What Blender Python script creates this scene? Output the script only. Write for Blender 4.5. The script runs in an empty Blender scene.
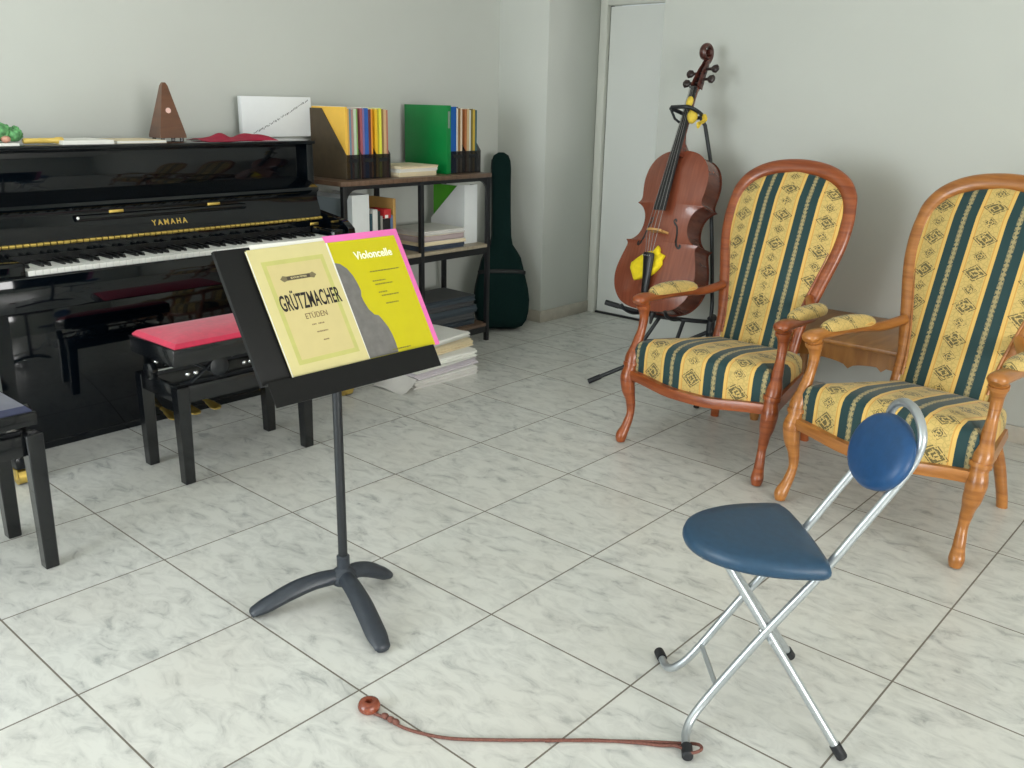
import bpy, bmesh, math, random
from mathutils import Vector, Matrix
random.seed(7)
C = bpy.context.scene.collection
PI = math.pi
V = Vector

# ------------------------------------------------------------------ materials
def lin(c):
    return tuple(((x/12.92) if x <= .04045 else ((x+.055)/1.055)**2.4) for x in (v/255 for v in c))
def new_mat(name):
    m = bpy.data.materials.new(name); m.use_nodes = True
    nt = m.node_tree; b = nt.nodes['Principled BSDF']
    return m, nt, b
def N(nt, typ, **kw):
    n = nt.nodes.new(typ)
    for k, v in kw.items(): setattr(n, k, v)
    return n
def L(nt, a, b): nt.links.new(a, b)
def MAT(name, col, rough=.5, metal=0, noise=.06, scale=30, coat=0, spec=.5, bump=0, sheen=0):
    m, nt, b = new_mat(name)
    c = lin(col)
    b.inputs['Roughness'].default_value = rough; b.inputs['Metallic'].default_value = metal
    b.inputs['Coat Weight'].default_value = coat; b.inputs['Coat Roughness'].default_value = .03
    b.inputs['Specular IOR Level'].default_value = spec
    if sheen: b.inputs['Sheen Weight'].default_value = sheen
    tc = N(nt, 'ShaderNodeTexCoord'); no = N(nt, 'ShaderNodeTexNoise')
    no.inputs['Scale'].default_value = scale; no.inputs['Detail'].default_value = 3
    L(nt, tc.outputs['Object'], no.inputs['Vector'])
    r = N(nt, 'ShaderNodeValToRGB')
    r.color_ramp.elements[0].position = .3; r.color_ramp.elements[1].position = .7
    r.color_ramp.elements[0].color = tuple(x*(1-noise) for x in c)+(1,)
    r.color_ramp.elements[1].color = tuple(min(1, x*(1+noise)) for x in c)+(1,)
    L(nt, no.outputs['Fac'], r.inputs['Fac']); L(nt, r.outputs['Color'], b.inputs['Base Color'])
    if bump:
        bp = N(nt, 'ShaderNodeBump'); bp.inputs['Strength'].default_value = bump; bp.inputs['Distance'].default_value = .002
        L(nt, no.outputs['Fac'], bp.inputs['Height']); L(nt, bp.outputs['Normal'], b.inputs['Normal'])
    return m
def WOOD(name, c1, c2, rough=.3, scale=(3, 3, 22), dist=3, coat=.15):
    m, nt, b = new_mat(name)
    tc = N(nt, 'ShaderNodeTexCoord'); mp = N(nt, 'ShaderNodeMapping')
    mp.inputs['Scale'].default_value = scale
    no = N(nt, 'ShaderNodeTexNoise'); no.inputs['Scale'].default_value = 2.2; no.inputs['Detail'].default_value = 6; no.inputs['Distortion'].default_value = dist*.2
    L(nt, tc.outputs['Object'], mp.inputs['Vector']); L(nt, mp.outputs['Vector'], no.inputs['Vector'])
    r = N(nt, 'ShaderNodeValToRGB'); r.color_ramp.elements[0].position = .3; r.color_ramp.elements[1].position = .72
    r.color_ramp.elements[0].color = lin(c1)+(1,); r.color_ramp.elements[1].color = lin(c2)+(1,)
    L(nt, no.outputs['Fac'], r.inputs['Fac']); L(nt, r.outputs['Color'], b.inputs['Base Color'])
    b.inputs['Roughness'].default_value = rough; b.inputs['Coat Weight'].default_value = coat; b.inputs['Coat Roughness'].default_value = .12
    return m
def math_n(nt, op, a, b=None, c=None):
    n = N(nt, 'ShaderNodeMath', operation=op)
    for i, v in enumerate((a, b, c)):
        if v is None: continue
        if isinstance(v, (int, float)): n.inputs[i].default_value = v
        else: L(nt, v, n.inputs[i])
    return n.outputs[0]
def mix_n(nt, fac, a, b):
    n = N(nt, 'ShaderNodeMix', data_type='RGBA')
    if isinstance(fac, (int, float)): n.inputs[0].default_value = fac
    else: L(nt, fac, n.inputs[0])
    for i, v in ((6, a), (7, b)):
        if isinstance(v, tuple): n.inputs[i].default_value = v+(1,) if len(v) == 3 else v
        else: L(nt, v, n.inputs[i])
    return n.outputs[2]

def floor_mat():
    m, nt, b = new_mat('marbled_floor_tile')
    tc = N(nt, 'ShaderNodeTexCoord'); sep = N(nt, 'ShaderNodeSeparateXYZ')
    L(nt, tc.outputs['Object'], sep.inputs[0])
    T = .45
    ux = math_n(nt, 'DIVIDE', sep.outputs[0], T); uy = math_n(nt, 'DIVIDE', sep.outputs[1], T)
    dx = math_n(nt, 'ABSOLUTE', math_n(nt, 'SUBTRACT', ux, math_n(nt, 'ROUND', ux)))
    dy = math_n(nt, 'ABSOLUTE', math_n(nt, 'SUBTRACT', uy, math_n(nt, 'ROUND', uy)))
    g = math_n(nt, 'LESS_THAN', math_n(nt, 'MINIMUM', dx, dy), .0052)
    # every tile gets its own offset of the marbling
    fx = math_n(nt, 'FLOOR', ux); fy = math_n(nt, 'FLOOR', uy)
    comb = N(nt, 'ShaderNodeCombineXYZ'); L(nt, fx, comb.inputs[0]); L(nt, fy, comb.inputs[1])
    wn = N(nt, 'ShaderNodeTexWhiteNoise', noise_dimensions='3D'); L(nt, comb.outputs[0], wn.inputs['Vector'])
    add = N(nt, 'ShaderNodeVectorMath', operation='MULTIPLY_ADD')
    L(nt, wn.outputs['Color'], add.inputs[0]); add.inputs[1].default_value = (7, 7, 7); L(nt, tc.outputs['Object'], add.inputs[2])
    mp = N(nt, 'ShaderNodeMapping'); mp.inputs['Rotation'].default_value = (0, 0, -.72); mp.inputs['Scale'].default_value = (1, 1.9, 1)
    L(nt, add.outputs[0], mp.inputs['Vector'])
    n1 = N(nt, 'ShaderNodeTexNoise'); n1.inputs['Scale'].default_value = 12; n1.inputs['Detail'].default_value = 8; n1.inputs['Roughness'].default_value = .66; n1.inputs['Distortion'].default_value = .7
    L(nt, mp.outputs[0], n1.inputs['Vector'])
    r1 = N(nt, 'ShaderNodeValToRGB')
    e = r1.color_ramp.elements
    e[0].position = .31; e[0].color = lin((168, 170, 168))+(1,); e[1].position = .58; e[1].color = lin((214, 215, 210))+(1,)
    k = r1.color_ramp.elements.new(.43); k.color = lin((200, 201, 197))+(1,)
    L(nt, n1.outputs['Fac'], r1.inputs['Fac'])
    n2 = N(nt, 'ShaderNodeTexNoise'); n2.inputs['Scale'].default_value = 2.2; n2.inputs['Detail'].default_value = 2
    L(nt, add.outputs[0], n2.inputs['Vector'])
    warm = mix_n(nt, math_n(nt, 'MULTIPLY', math_n(nt, 'SUBTRACT', n2.outputs['Fac'], .42), 1.1), r1.outputs['Color'], lin((208, 204, 195)))
    col = mix_n(nt, g, warm, lin((110, 103, 94)))
    L(nt, col, b.inputs['Base Color'])
    rr = N(nt, 'ShaderNodeMapRange'); rr.inputs[3].default_value = .2; rr.inputs[4].default_value = .3
    L(nt, n2.outputs['Fac'], rr.inputs[0])
    L(nt, math_n(nt, 'ADD', rr.outputs[0], math_n(nt, 'MULTIPLY', g, .5)), b.inputs['Roughness'])
    b.inputs['Specular IOR Level'].default_value = .5
    bp = N(nt, 'ShaderNodeBump'); bp.inputs['Strength'].default_value = .4; bp.inputs['Distance'].default_value = .002
    L(nt, math_n(nt, 'SUBTRACT', 1, g), bp.inputs['Height']); L(nt, bp.outputs['Normal'], b.inputs['Normal'])
    return m

def fabric_mat():
    m, nt, b = new_mat('striped_brocade')
    tc = N(nt, 'ShaderNodeTexCoord'); sep = N(nt, 'ShaderNodeSeparateXYZ'); L(nt, tc.outputs['Object'], sep.inputs[0])
    u = sep.outputs[0]; v = math_n(nt, 'ADD', sep.outputs[1], sep.outputs[2])
    P = .182
    t = math_n(nt, 'DIVIDE', u, P)
    ft = math_n(nt, 'SUBTRACT', t, math_n(nt, 'ROUND', t))           # -.5 .. .5, 0 = middle of a yellow stripe
    a = math_n(nt, 'ABSOLUTE', ft)
    yellow, pale, green, dark = lin((220, 182, 98)), lin((204, 176, 104)), lin((14, 54, 56)), lin((62, 60, 36))
    orange = lin((196, 140, 62))
    # medallions: big and small diamonds alternate along the stripe
    Q = .15
    w = math_n(nt, 'DIVIDE', v, Q); fv = math_n(nt, 'SUBTRACT', w, math_n(nt, 'ROUND', w))
    d1 = math_n(nt, 'ADD', math_n(nt, 'DIVIDE', a, .235), math_n(nt, 'DIVIDE', math_n(nt, 'ABSOLUTE', fv), .26))
    w2 = math_n(nt, 'ADD', w, .5); fv2 = math_n(nt, 'SUBTRACT', w2, math_n(nt, 'ROUND', w2))
    d2 = math_n(nt, 'ADD', math_n(nt, 'DIVIDE', a, .14), math_n(nt, 'DIVIDE', math_n(nt, 'ABSOLUTE', fv2), .17))
    d = math_n(nt, 'MINIMUM', d1, d2)
    ring = math_n(nt, 'SINE', math_n(nt, 'ADD', math_n(nt, 'MULTIPLY', d, 14), math_n(nt, 'MULTIPLY', math_n(nt, 'SINE', math_n(nt, 'MULTIPLY', math_n(nt, 'ADD', a, math_n(nt, 'ABSOLUTE', fv)), 60)), .9)))
    ring = math_n(nt, 'MULTIPLY', math_n(nt, 'GREATER_THAN', ring, -.25), math_n(nt, 'LESS_THAN', d, 1.0))
    tn = N(nt, 'ShaderNodeTexNoise'); tn.inputs['Scale'].default_value = 120; tn.inputs['Detail'].default_value = 2
    L(nt, tc.outputs['Object'], tn.inputs['Vector'])
    speck = math_n(nt, 'GREATER_THAN', tn.outputs['Fac'], .44)
    med = math_n(nt, 'MULTIPLY', ring, speck)
    # scroll lines of the damask ground
    vo = N(nt, 'ShaderNodeTexVoronoi', feature='DISTANCE_TO_EDGE'); vo.inputs['Scale'].default_value = 62
    L(nt, tc.outputs['Object'], vo.inputs['Vector'])
    scr = math_n(nt, 'MULTIPLY', math_n(nt, 'LESS_THAN', vo.outputs['Distance'], .07), math_n(nt, 'LESS_THAN', a, .2))
    ground = mix_n(nt, math_n(nt, 'LESS_THAN', a, .2), yellow, pale)
    ground = mix_n(nt, math_n(nt, 'MULTIPLY', scr, .3), ground, lin((140, 122, 66)))
    edge = math_n(nt, 'LESS_THAN', math_n(nt, 'ABSOLUTE', math_n(nt, 'SUBTRACT', a, .215)), .011)
    ground = mix_n(nt, math_n(nt, 'MULTIPLY', edge, .75), ground, orange)
    ground = mix_n(nt, math_n(nt, 'MULTIPLY', med, .85), ground, dark)
    # ornament running along the middle of the green band
    wav = math_n(nt, 'MULTIPLY', math_n(nt, 'SINE', math_n(nt, 'MULTIPLY', v, 2*PI/.020)), .016)
    sa = math_n(nt, 'SUBTRACT', .5, a)
    orn = math_n(nt, 'LESS_THAN', sa, math_n(nt, 'ADD', .026, wav))
    orn2 = math_n(nt, 'MULTIPLY', math_n(nt, 'LESS_THAN', sa, .05), speck)
    orn = math_n(nt, 'MAXIMUM', orn, math_n(nt, 'MULTIPLY', orn2, .5))
    gcol = mix_n(nt, orn, green, lin((160, 146, 102)))
    gmask = math_n(nt, 'GREATER_THAN', a, .285)
    col = mix_n(nt, gmask, ground, gcol)
    L(nt, col, b.inputs['Base Color'])
    b.inputs['Roughness'].default_value = .72; b.inputs['Sheen Weight'].default_value = .15
    bp = N(nt, 'ShaderNodeBump'); bp.inputs['Strength'].default_value = .25; bp.inputs['Distance'].default_value = .001
    L(nt, tn.outputs['Fac'], bp.inputs['Height']); L(nt, bp.outputs['Normal'], b.inputs['Normal'])
    return m

def smoky_mat(name, col, alpha):
    m, nt, b = new_mat(name)
    tr = N(nt, 'ShaderNodeBsdfTransparent'); mx = N(nt, 'ShaderNodeMixShader'); mx.inputs[0].default_value = alpha
    b.inputs['Base Color'].default_value = lin(col)+(1,); b.inputs['Roughness'].default_value = .3
    out = nt.nodes['Material Output']
    L(nt, tr.outputs[0], mx.inputs[1]); L(nt, b.outputs[0], mx.inputs[2]); L(nt, mx.outputs[0], out.inputs['Surface'])
    return m

M = dict(
    floor=floor_mat(), fabric=fabric_mat(),
    wall=MAT('white_wall_paint', (196, 199, 193), .85, noise=.012, scale=3),
    ceiling=MAT('white_ceiling_paint', (236, 236, 232), .9, noise=.01, scale=3),
    skirting=MAT('marbled_skirting_tile', (182, 176, 164), .35, noise=.12, scale=14),
    door=MAT('white_door_paint', (236, 238, 234), .5, noise=.01, scale=3),
    frame=MAT('cream_frame_paint', (218, 219, 210), .5, noise=.01, scale=3),
    sillgap=MAT('dark_threshold_and_gap', (38, 38, 40), .6),  # threshold colour, also used to darken the gap beside the door
    black=MAT('black_lacquer', (4, 8, 13), .05, noise=.05, scale=4, coat=.0, spec=.42),
    blackm=MAT('black_painted_wood', (9, 12, 16), .22, noise=.1, coat=.3),
    satin=MAT('black_satin_metal', (26, 30, 34), .42, noise=.1),
    desk=MAT('black_powder_coat', (8, 9, 10), .5, noise=.08, scale=200, spec=.3),
    cast=MAT('dark_cast_iron', (44, 50, 58), .42, noise=.12, scale=60),
    ivory=MAT('white_key_plastic', (238, 238, 234), .25, noise=.01),
    ebony=MAT('black_key', (12, 14, 17), .3),
    brass=MAT('brass', (236, 204, 112), .36, metal=1, noise=.12),
    felt=MAT('dark_red_felt', (70, 16, 24), .9),
    chrome=MAT('chrome', (225, 228, 230), .12, metal=1, noise=.02),
    silver=MAT('silver_painted_tube', (186, 192, 196), .3, metal=.75, noise=.03),
    rubber=MAT('black_rubber', (26, 28, 32), .6, noise=.15),
    red=MAT('red_velvet', (204, 28, 72), .75, noise=.1, scale=40, sheen=.35),
    bluevel=MAT('dark_blue_velvet', (38, 44, 72), .8, noise=.12, scale=40, sheen=.3),
    navy=MAT('navy_vinyl', (34, 66, 92), .42, noise=.1, scale=60, bump=.15),
    blue=MAT('blue_vinyl', (24, 70, 116), .45, noise=.08, scale=60, bump=.15),
    cherry=WOOD('reddish_beech', (120, 56, 26), (160, 86, 44), .28),
    honey=WOOD('honey_beech', (142, 86, 36), (184, 122, 60), .28),
    oak=WOOD('honey_table_wood', (140, 92, 46), (176, 124, 66), .35, (14, 2, 2)),
    celloTop=WOOD('cello_spruce_varnish', (116, 60, 42), (136, 74, 52), .24, (40, 3, 3), 1, .4),
    celloNeck=WOOD('dark_neck_wood', (58, 30, 26), (84, 44, 36), .3, (6, 6, 26), 1, .2), celloRib=WOOD('cello_maple_varnish', (92, 44, 30), (124, 62, 42), .26, (6, 6, 26), 1, .4),
    ebonyw=MAT('ebony_wood', (24, 24, 26), .36, noise=.15),
    pegw=MAT('dark_peg_wood', (40, 26, 24), .35, noise=.2),
    maple=MAT('maple_bridge', (190, 144, 84), .5, noise=.1),
    string=MAT('steel_string', (150, 150, 150), .3, metal=1),
    yellowcloth=MAT('yellow_duster_cloth', (236, 210, 26), .85, noise=.08, scale=60, bump=.2),
    yellowfoam=MAT('yellow_foam', (214, 186, 66), .8, noise=.15, scale=60),
    metro=WOOD('metronome_walnut', (84, 54, 38), (112, 74, 52), .3, (3, 3, 12)),
    pinktag=MAT('pale_pink_plaque', (228, 190, 180), .4),
    redcloth=MAT('crimson_cloth', (158, 24, 56), .9, noise=.15, scale=30),
    paper=MAT('white_paper', (232, 232, 226), .8, noise=.03, scale=12),
    greypaper=MAT('grey_white_paper', (206, 204, 200), .8, noise=.05, scale=12),
    creampaper=MAT('cream_paper', (222, 208, 176), .8, noise=.05, scale=12),
    whitecard=MAT('white_card', (236, 240, 242), .6, noise=.01),
    ink=MAT('grey_ink', (96, 98, 104), .7), inkb=MAT('black_ink', (30, 26, 26), .6), inkg=MAT('olive_ink', (120, 112, 30), .7),
    inkw=MAT('white_ink', (250, 250, 226), .6),
    cream=MAT('cream_cover', (208, 198, 142), .5, noise=.02), creamin=MAT('tan_cover_panel', (204, 190, 134), .5, noise=.02), creamgr=MAT('pale_green_print', (190, 188, 112), .5, noise=.05),
    yellow=MAT('yellow_gloss_cover', (198, 188, 5), .25, noise=.02), pink=MAT('pink_card', (236, 116, 186), .5, noise=.02),
    greyprint=MAT('grey_cello_print', (112, 110, 108), .4, noise=.18, scale=40),
    shelfw=WOOD('brown_shelf_board', (84, 64, 50), (112, 88, 70), .4, (3, 26, 3)), shelfpale=WOOD('pale_shelf_board', (150, 138, 118), (170, 158, 136), .5, (3, 26, 3)),
    shelfm=MAT('black_shelf_steel', (22, 23, 26), .4),
    filebrown=MAT('brown_card', (76, 64, 46), .7, noise=.1), smoke=smoky_mat('smoky_plastic', (30, 29, 32), .55),
    filegreen=MAT('green_plastic', (0, 122, 56), .38, noise=.03), filewhite=MAT('white_plastic', (226, 230, 230), .35, noise=.01), limegreen=MAT('lime_green_plastic', (70, 160, 20), .4),
    clear=smoky_mat('clear_plastic', (190, 205, 212), .55),
    bag=MAT('dark_green_nylon', (8, 34, 32), .85, spec=.15, noise=.15, scale=150), bagtrim=MAT('black_trim', (10, 14, 15), .6),
    toyg=MAT('mottled_green_plush', (92, 150, 96), .85, noise=.6, scale=60), toyp=MAT('pinkish_plush', (200, 150, 130), .85),
    rec=MAT('yellow_wood_recorder', (222, 190, 96), .4, noise=.05),
    cord=MAT('reddish_brown_cord', (112, 70, 60), .75, noise=.25, scale=180), ringw=WOOD('reddish_ring_wood', (110, 52, 36), (156, 84, 60), .25, (6, 6, 30)),
    glass=smoky_mat('window_glass', (220, 230, 230), .06),
)
_colors = {}
def colm(name, c, rough=.6):
    if name not in _colors: _colors[name] = MAT(name, c, rough, noise=.04, scale=20)
    return _colors[name]

# ------------------------------------------------------------------ mesh builder
class MB:
    def __init__(s): s.bm = bmesh.new(); s.mi = 0
    def _tag(s, faces):
        for f in faces: f.material_index = s.mi
    def xf(s, verts, mat):
        for v in verts: v.co = mat @ v.co
    def box(s, lo, hi, bev=0, mat=None, seg=2):
        r = bmesh.ops.create_cube(s.bm, size=1); vs = r['verts']
        lo, hi = V(lo), V(hi); c = (lo+hi)/2; d = hi-lo
        for v in vs: v.co = V((v.co.x*d.x, v.co.y*d.y, v.co.z*d.z))+c
        fs = list({f for v in vs for f in v.link_faces}); s._tag(fs)
        if bev:
            es = list({e for v in vs for e in v.link_edges})
            rr = bmesh.ops.bevel(s.bm, geom=es, offset=bev, segments=seg, affect='EDGES', profile=.5)
            vs = list({v for f in rr['faces'] for v in f.verts} | {v for v in vs if v.is_valid}); s._tag(rr['faces'])
        if mat: s.xf([v for v in vs if v.is_valid], mat)
        return s
    def tube(s, pts, r, n=10, closed=False, caps=True, sub=0, up=None):
        """sweep; r = number, list of numbers, or list of (side, up) radii"""
        pts = [V(p) for p in pts]
        if not isinstance(r, (list, tuple)) or (isinstance(r, tuple)): r = [r]*len(pts)
        r = [(q, q) if isinstance(q, (int, float)) else q for q in r]
        if sub: pts, r = smooth(pts, r, sub, closed)
        k = len(pts); T = []
        for i in range(k):
            a = pts[(i-1) % k] if closed or i else pts[0]; b = pts[(i+1) % k] if closed or i < k-1 else pts[-1]
            t = (b-a); T.append(t.normalized() if t.length > 1e-9 else V((0, 0, 1)))
        if up is None:
            up = V((0, 0, 1)) if abs(T[0].z) < .9 else V((0, 1, 0))
            fixed = False
        else: up = V(up); fixed = True
        nrm = (up-T[0]*up.dot(T[0])).normalized(); rings = []
        for i in range(k):
            if fixed: q = up-T[i]*up.dot(T[i]); nrm = q.normalized() if q.length > 1e-4 else nrm
            elif i:
                q = nrm-T[i]*nrm.dot(T[i]); nrm = q.normalized()
            sd = T[i].cross(nrm)
            rings.append([s.bm.verts.new(pts[i]+sd*(math.cos(2*PI*j/n)*r[i][0])+nrm*(math.sin(2*PI*j/n)*r[i][1])) for j in range(n)])
        fs = []
        for i in range(k if closed else k-1):
            A, B = rings[i], rings[(i+1) % k]
            for j in range(n): fs.append(s.bm.faces.new((A[j], A[(j+1) % n], B[(j+1) % n], B[j])))
        if caps and not closed:
            fs.append(s.bm.faces.new(rings[0][::-1])); fs.append(s.bm.faces.new(rings[-1]))
        s._tag(fs); return s
    def cyl(s, a, b, r, n=16): return s.tube([a, b], r if not isinstance(r, tuple) else list(r), n)
    def lathe(s, prof, n=24, mat=None):
        rings = []; fs = []
        for (rr, z) in prof: rings.append([s.bm.verts.new((max(rr, 1e-4)*math.cos(2*PI*j/n), max(rr, 1e-4)*math.sin(2*PI*j/n), z)) for j in range(n)])
        for A, B in zip(rings, rings[1:]):
            for j in range(n): fs.append(s.bm.faces.new((A[j], A[(j+1) % n], B[(j+1) % n], B[j])))
        fs.append(s.bm.faces.new(rings[0][::-1])); fs.append(s.bm.faces.new(rings[-1]))
        s._tag(fs)
        if mat: s.xf([v for R_ in rings for v in R_], mat)
        return s
    def prism(s, outline, a, b, f=None):
        """outline of 2-D points extruded from level a to b; f maps (p, q, level) to a 3-D point"""
        f = f or (lambda p, q, l: (p, q, l))
        A = [s.bm.verts.new(f(p, q, a)) for p, q in outline]; B = [s.bm.verts.new(f(p, q, b)) for p, q in outline]
        n = len(outline); fs = [s.bm.faces.new(A[::-1]), s.bm.faces.new(B)]
        for j in range(n): fs.append(s.bm.faces.new((A[j], A[(j+1) % n], B[(j+1) % n], B[j])))
        s._tag(fs); return s
    def rings(s, rings, cap0=True, cap1=True, wrap=True):
        R_ = [[s.bm.verts.new(p) for p in r] for r in rings]; n = len(R_[0]); fs = []
        for A, B in zip(R_, R_[1:]):
            for j in range(n if wrap else n-1): fs.append(s.bm.faces.new((A[j], A[(j+1) % n], B[(j+1) % n], B[j])))
        if cap0: fs.append(s.bm.faces.new(R_[0][::-1]))
        if cap1: fs.append(s.bm.faces.new(R_[-1]))
        s._tag(fs); return s
    def ball(s, c, r, n=14, mat=None):
        r = (r, r, r) if isinstance(r, (int, float)) else r
        q = bmesh.ops.create_uvsphere(s.bm, u_segments=n, v_segments=max(6, n*2//3), radius=1)
        vs = q['verts']
        for v in vs:
            p = V((v.co.x*r[0], v.co.y*r[1], v.co.z*r[2]))
            v.co = (mat @ p if mat else p)+V(c)
        s._tag({f for v in vs for f in v.link_faces}); return s
    def move(s, mat): s.xf(s.bm.verts, mat); return s
    def build(s, name, mats, parent=None, smooth_ang=35, world=False):
        if world and parent is not None: s.xf(s.bm.verts, parent.matrix_world.inverted())
        bmesh.ops.recalc_face_normals(s.bm, faces=s.bm.faces)
        me = bpy.data.meshes.new(name); 
        lim = math.radians(smooth_ang)
        for f in s.bm.faces: f.smooth = True
        for e in s.bm.edges:
            if len(e.link_faces) == 2 and e.calc_face_angle(0) > lim: e.smooth = False
        s.bm.to_mesh(me); s.bm.free()
        for mm in (mats if isinstance(mats, (list, tuple)) else [mats]): me.materials.append(mm)
        o = bpy.data.objects.new(name, me); C.objects.link(o)
        if parent is not None: o.parent = parent
        return o
def smooth(pts, r, sub, closed=False):
    k = len(pts); P = []; R_ = []
    for i in range(k if closed else k-1):
        g = lambda j: pts[j % k] if closed else pts[min(max(j, 0), k-1)]
        h = lambda j: r[j % k] if closed else r[min(max(j, 0), k-1)]
        for q in range(sub):
            t = q/sub; p0, p1, p2, p3 = g(i-1), g(i), g(i+1), g(i+2)
            P.append(.5*((2*p1)+(p2-p0)*t+(2*p0-5*p1+4*p2-p3)*t*t+(3*p1-p0-3*p2+p3)*t**3))
            a, b = h(i), h(i+1); tt = t*t*(3-2*t); R_.append((a[0]+(b[0]-a[0])*tt, a[1]+(b[1]-a[1])*tt))
    if not closed: P.append(pts[-1].copy()); R_.append(r[-1])
    return P, R_
def sm2(pts, sub=8, closed=True):
    P, _ = smooth([V((p[0], p[1], 0)) for p in pts], [(0, 0)]*len(pts), sub, closed)
    return [(p.x, p.y) for p in P]
def tag(o, label, cat, group=None):
    o['label'] = label; o['category'] = cat
    if group: o['group'] = group
    return o
def thing(name, label, cat, loc=(0, 0, 0), mat=None, group=None):
    o = bpy.data.objects.new(name, None); C.objects.link(o); o.empty_display_size = .05
    o.matrix_world = (mat if mat is not None else Matrix.Translation(V(loc)))
    bpy.context.view_layer.update()
    return tag(o, label, cat, group)
def struct(name, mb, m):
    o = mb.build(name, m); o['kind'] = 'structure'; return o
def text_mesh(txt, size, xscale=1, bold=0, ext=.0003, align='CENTER', space=1):
    cu = bpy.data.curves.new('lettering', 'FONT'); cu.body = txt; cu.size = size; cu.align_x = align; cu.offset = bold; cu.extrude = ext; cu.space_character = space; cu.resolution_u = 3
    o = bpy.data.objects.new('lettering', cu); C.objects.link(o)
    bpy.context.view_layer.update()
    dg = bpy.context.evaluated_depsgraph_get()
    me = bpy.data.meshes.new_from_object(o.evaluated_get(dg)); me.materials.clear()
    bpy.data.objects.remove(o); bpy.data.curves.remove(cu)
    for v in me.vertices: v.co.x *= xscale
    return me
def add_text(parent, name, txt, size, m, mat, **kw):
    me = text_mesh(txt, size, **kw); me.materials.append(m); me.transform(mat)
    o = bpy.data.objects.new(name, me); C.objects.link(o); o.parent = parent; return o
def copy_tree(o, parent=None):
    c = o.copy(); C.objects.link(c)
    if parent is not None: c.parent = parent
    for ch in list(o.children): copy_tree(ch, c)
    return c
RZ = lambda a: Matrix.Rotation(a, 4, 'Z')
RX = lambda a: Matrix.Rotation(a, 4, 'X')
RY = lambda a: Matrix.Rotation(a, 4, 'Y')
TR = lambda *p: Matrix.Translation(V(p if len(p) == 3 else p[0]))

# ------------------------------------------------------------------ camera
cd = bpy.data.cameras.new('camera'); cam = bpy.data.objects.new('camera', cd); C.objects.link(cam)
Fv = V((-.6309070308, .7159965256, -.2988399134)); Rv = V((.7457243834, .6659195388, .0211260923)); Uv = V((-.2141295459, .20952361, .9540693866))
mw = Matrix(((Rv.x, Uv.x, -Fv.x, 1.88836), (Rv.y, Uv.y, -Fv.y, -1.11943), (Rv.z, Uv.z, -Fv.z, 1.31453), (0, 0, 0, 1)))
cam.matrix_world = mw
cd.sensor_width = 36; cd.lens = 31.8027; cd.clip_start = .02
bpy.context.scene.camera = cam

# ------------------------------------------------------------------ room
XL, XR, YF, YR, YD, H = -2.0, 6.2, -3.0, 2.925, 3.60, 2.5
XP, YP, XE = -1.62, 3.112, -.737          # pillar face, pillar front, left edge of the right wall
struct('floor', MB().box((XL-.15, YF-.15, -.1), (XR+.15, YD+.2, 0)), M['floor'])
struct('ceiling', MB().box((XL-.15, YF-.15, H), (XR+.15, YD+.2, H+.1)), M['ceiling'])
struct('wall_left', MB().box((XL-.15, YF-.15, 0), (XL, YP, H)), M['wall'])
struct('wall_pillar', MB().box((XL-.15, YP, 0), (XP, YD+.2, H), .004), M['wall'])
b = MB(); DX0, DX1, DZ = -1.557, -.755, 1.862
b.box((XP, YD, DZ+.05), (XE, YD+.2, H)); b.box((XP, YD, 0), (DX0-.055, YD+.2, DZ+.05))
struct('wall_alcove', b, M['wall'])
struct('wall_right', MB().box((XE, YR, 0), (XR+.15, YD+.2, H), .004), M['wall'])
W1 = (-1.35, .65, 0.02, 2.12)              # sliding window in the wall behind the camera side
W2 = (-2.6, .4, .75, 2.12)  # unseen window added in the far wall to let in fill light
b = MB(); b.box((XL-.15, YF-.15, 0), (W1[0], YF, H)).box((W1[1], YF-.15, 0), (XR+.15, YF, H)).box((W1[0], YF-.15, W1[3]), (W1[1], YF, H))
struct('wall_front', b, M['wall'])
b = MB(); b.box((XR, YF, 0), (XR+.15, W2[0], H)).box((XR, W2[1], 0), (XR+.15, YR, H)).box((XR, W2[0], 0), (XR+.15, W2[1], W2[2])).box((XR, W2[0], W2[3]), (XR+.15, W2[1], H))
struct('wall_far', b, M['wall'])
def window(name, lo, hi, axis, cuts):
    r = bpy.data.objects.new(name, None); C.objects.link(r); r['kind'] = 'structure'
    f = MB(); t = .05
    a0, a1, z0, z1 = lo, hi, cuts[0], cuts[1]
    P = (lambda a, w, z: (a, w, z)) if axis == 'y' else (lambda a, w, z: (w, a, z))
    w0, w1 = cuts[2]
    def bx(a, b_, c, d): 
        p, q = P(a, w0, c), P(b_, w1, d); f.box(tuple(map(min, p, q)), tuple(map(max, p, q)))
    bx(a0, a1, z0, z0+t); bx(a0, a1, z1-t, z1); bx(a0, a0+t, z0+t, z1-t); bx(a1-t, a1, z0+t, z1-t); m_ = (a0+a1)/2; bx(m_-t/2, m_+t/2, z0+t, z1-t)
    f.build('window_frame', M['door'], r)
    wm = (w0+w1)/2
    for q0, q1 in ((a0+t, m_-t/2), (m_+t/2, a1-t)):
        p, q = P(q0, wm-.003, z0+t), P(q1, wm+.003, z1-t)
        MB().box(tuple(map(min, p, q)), tuple(map(max, p, q))).build('window_pane', M['glass'], r)
window('window_1', W1[0], W1[1], 'y', (W1[2]-.02, W1[3], (YF-.1, YF-.04)))
window('fill_window', W2[0], W2[1], 'x', (W2[2], W2[3], (XR+.04, XR+.1)))  # made-up opening that carries the fill light
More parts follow.
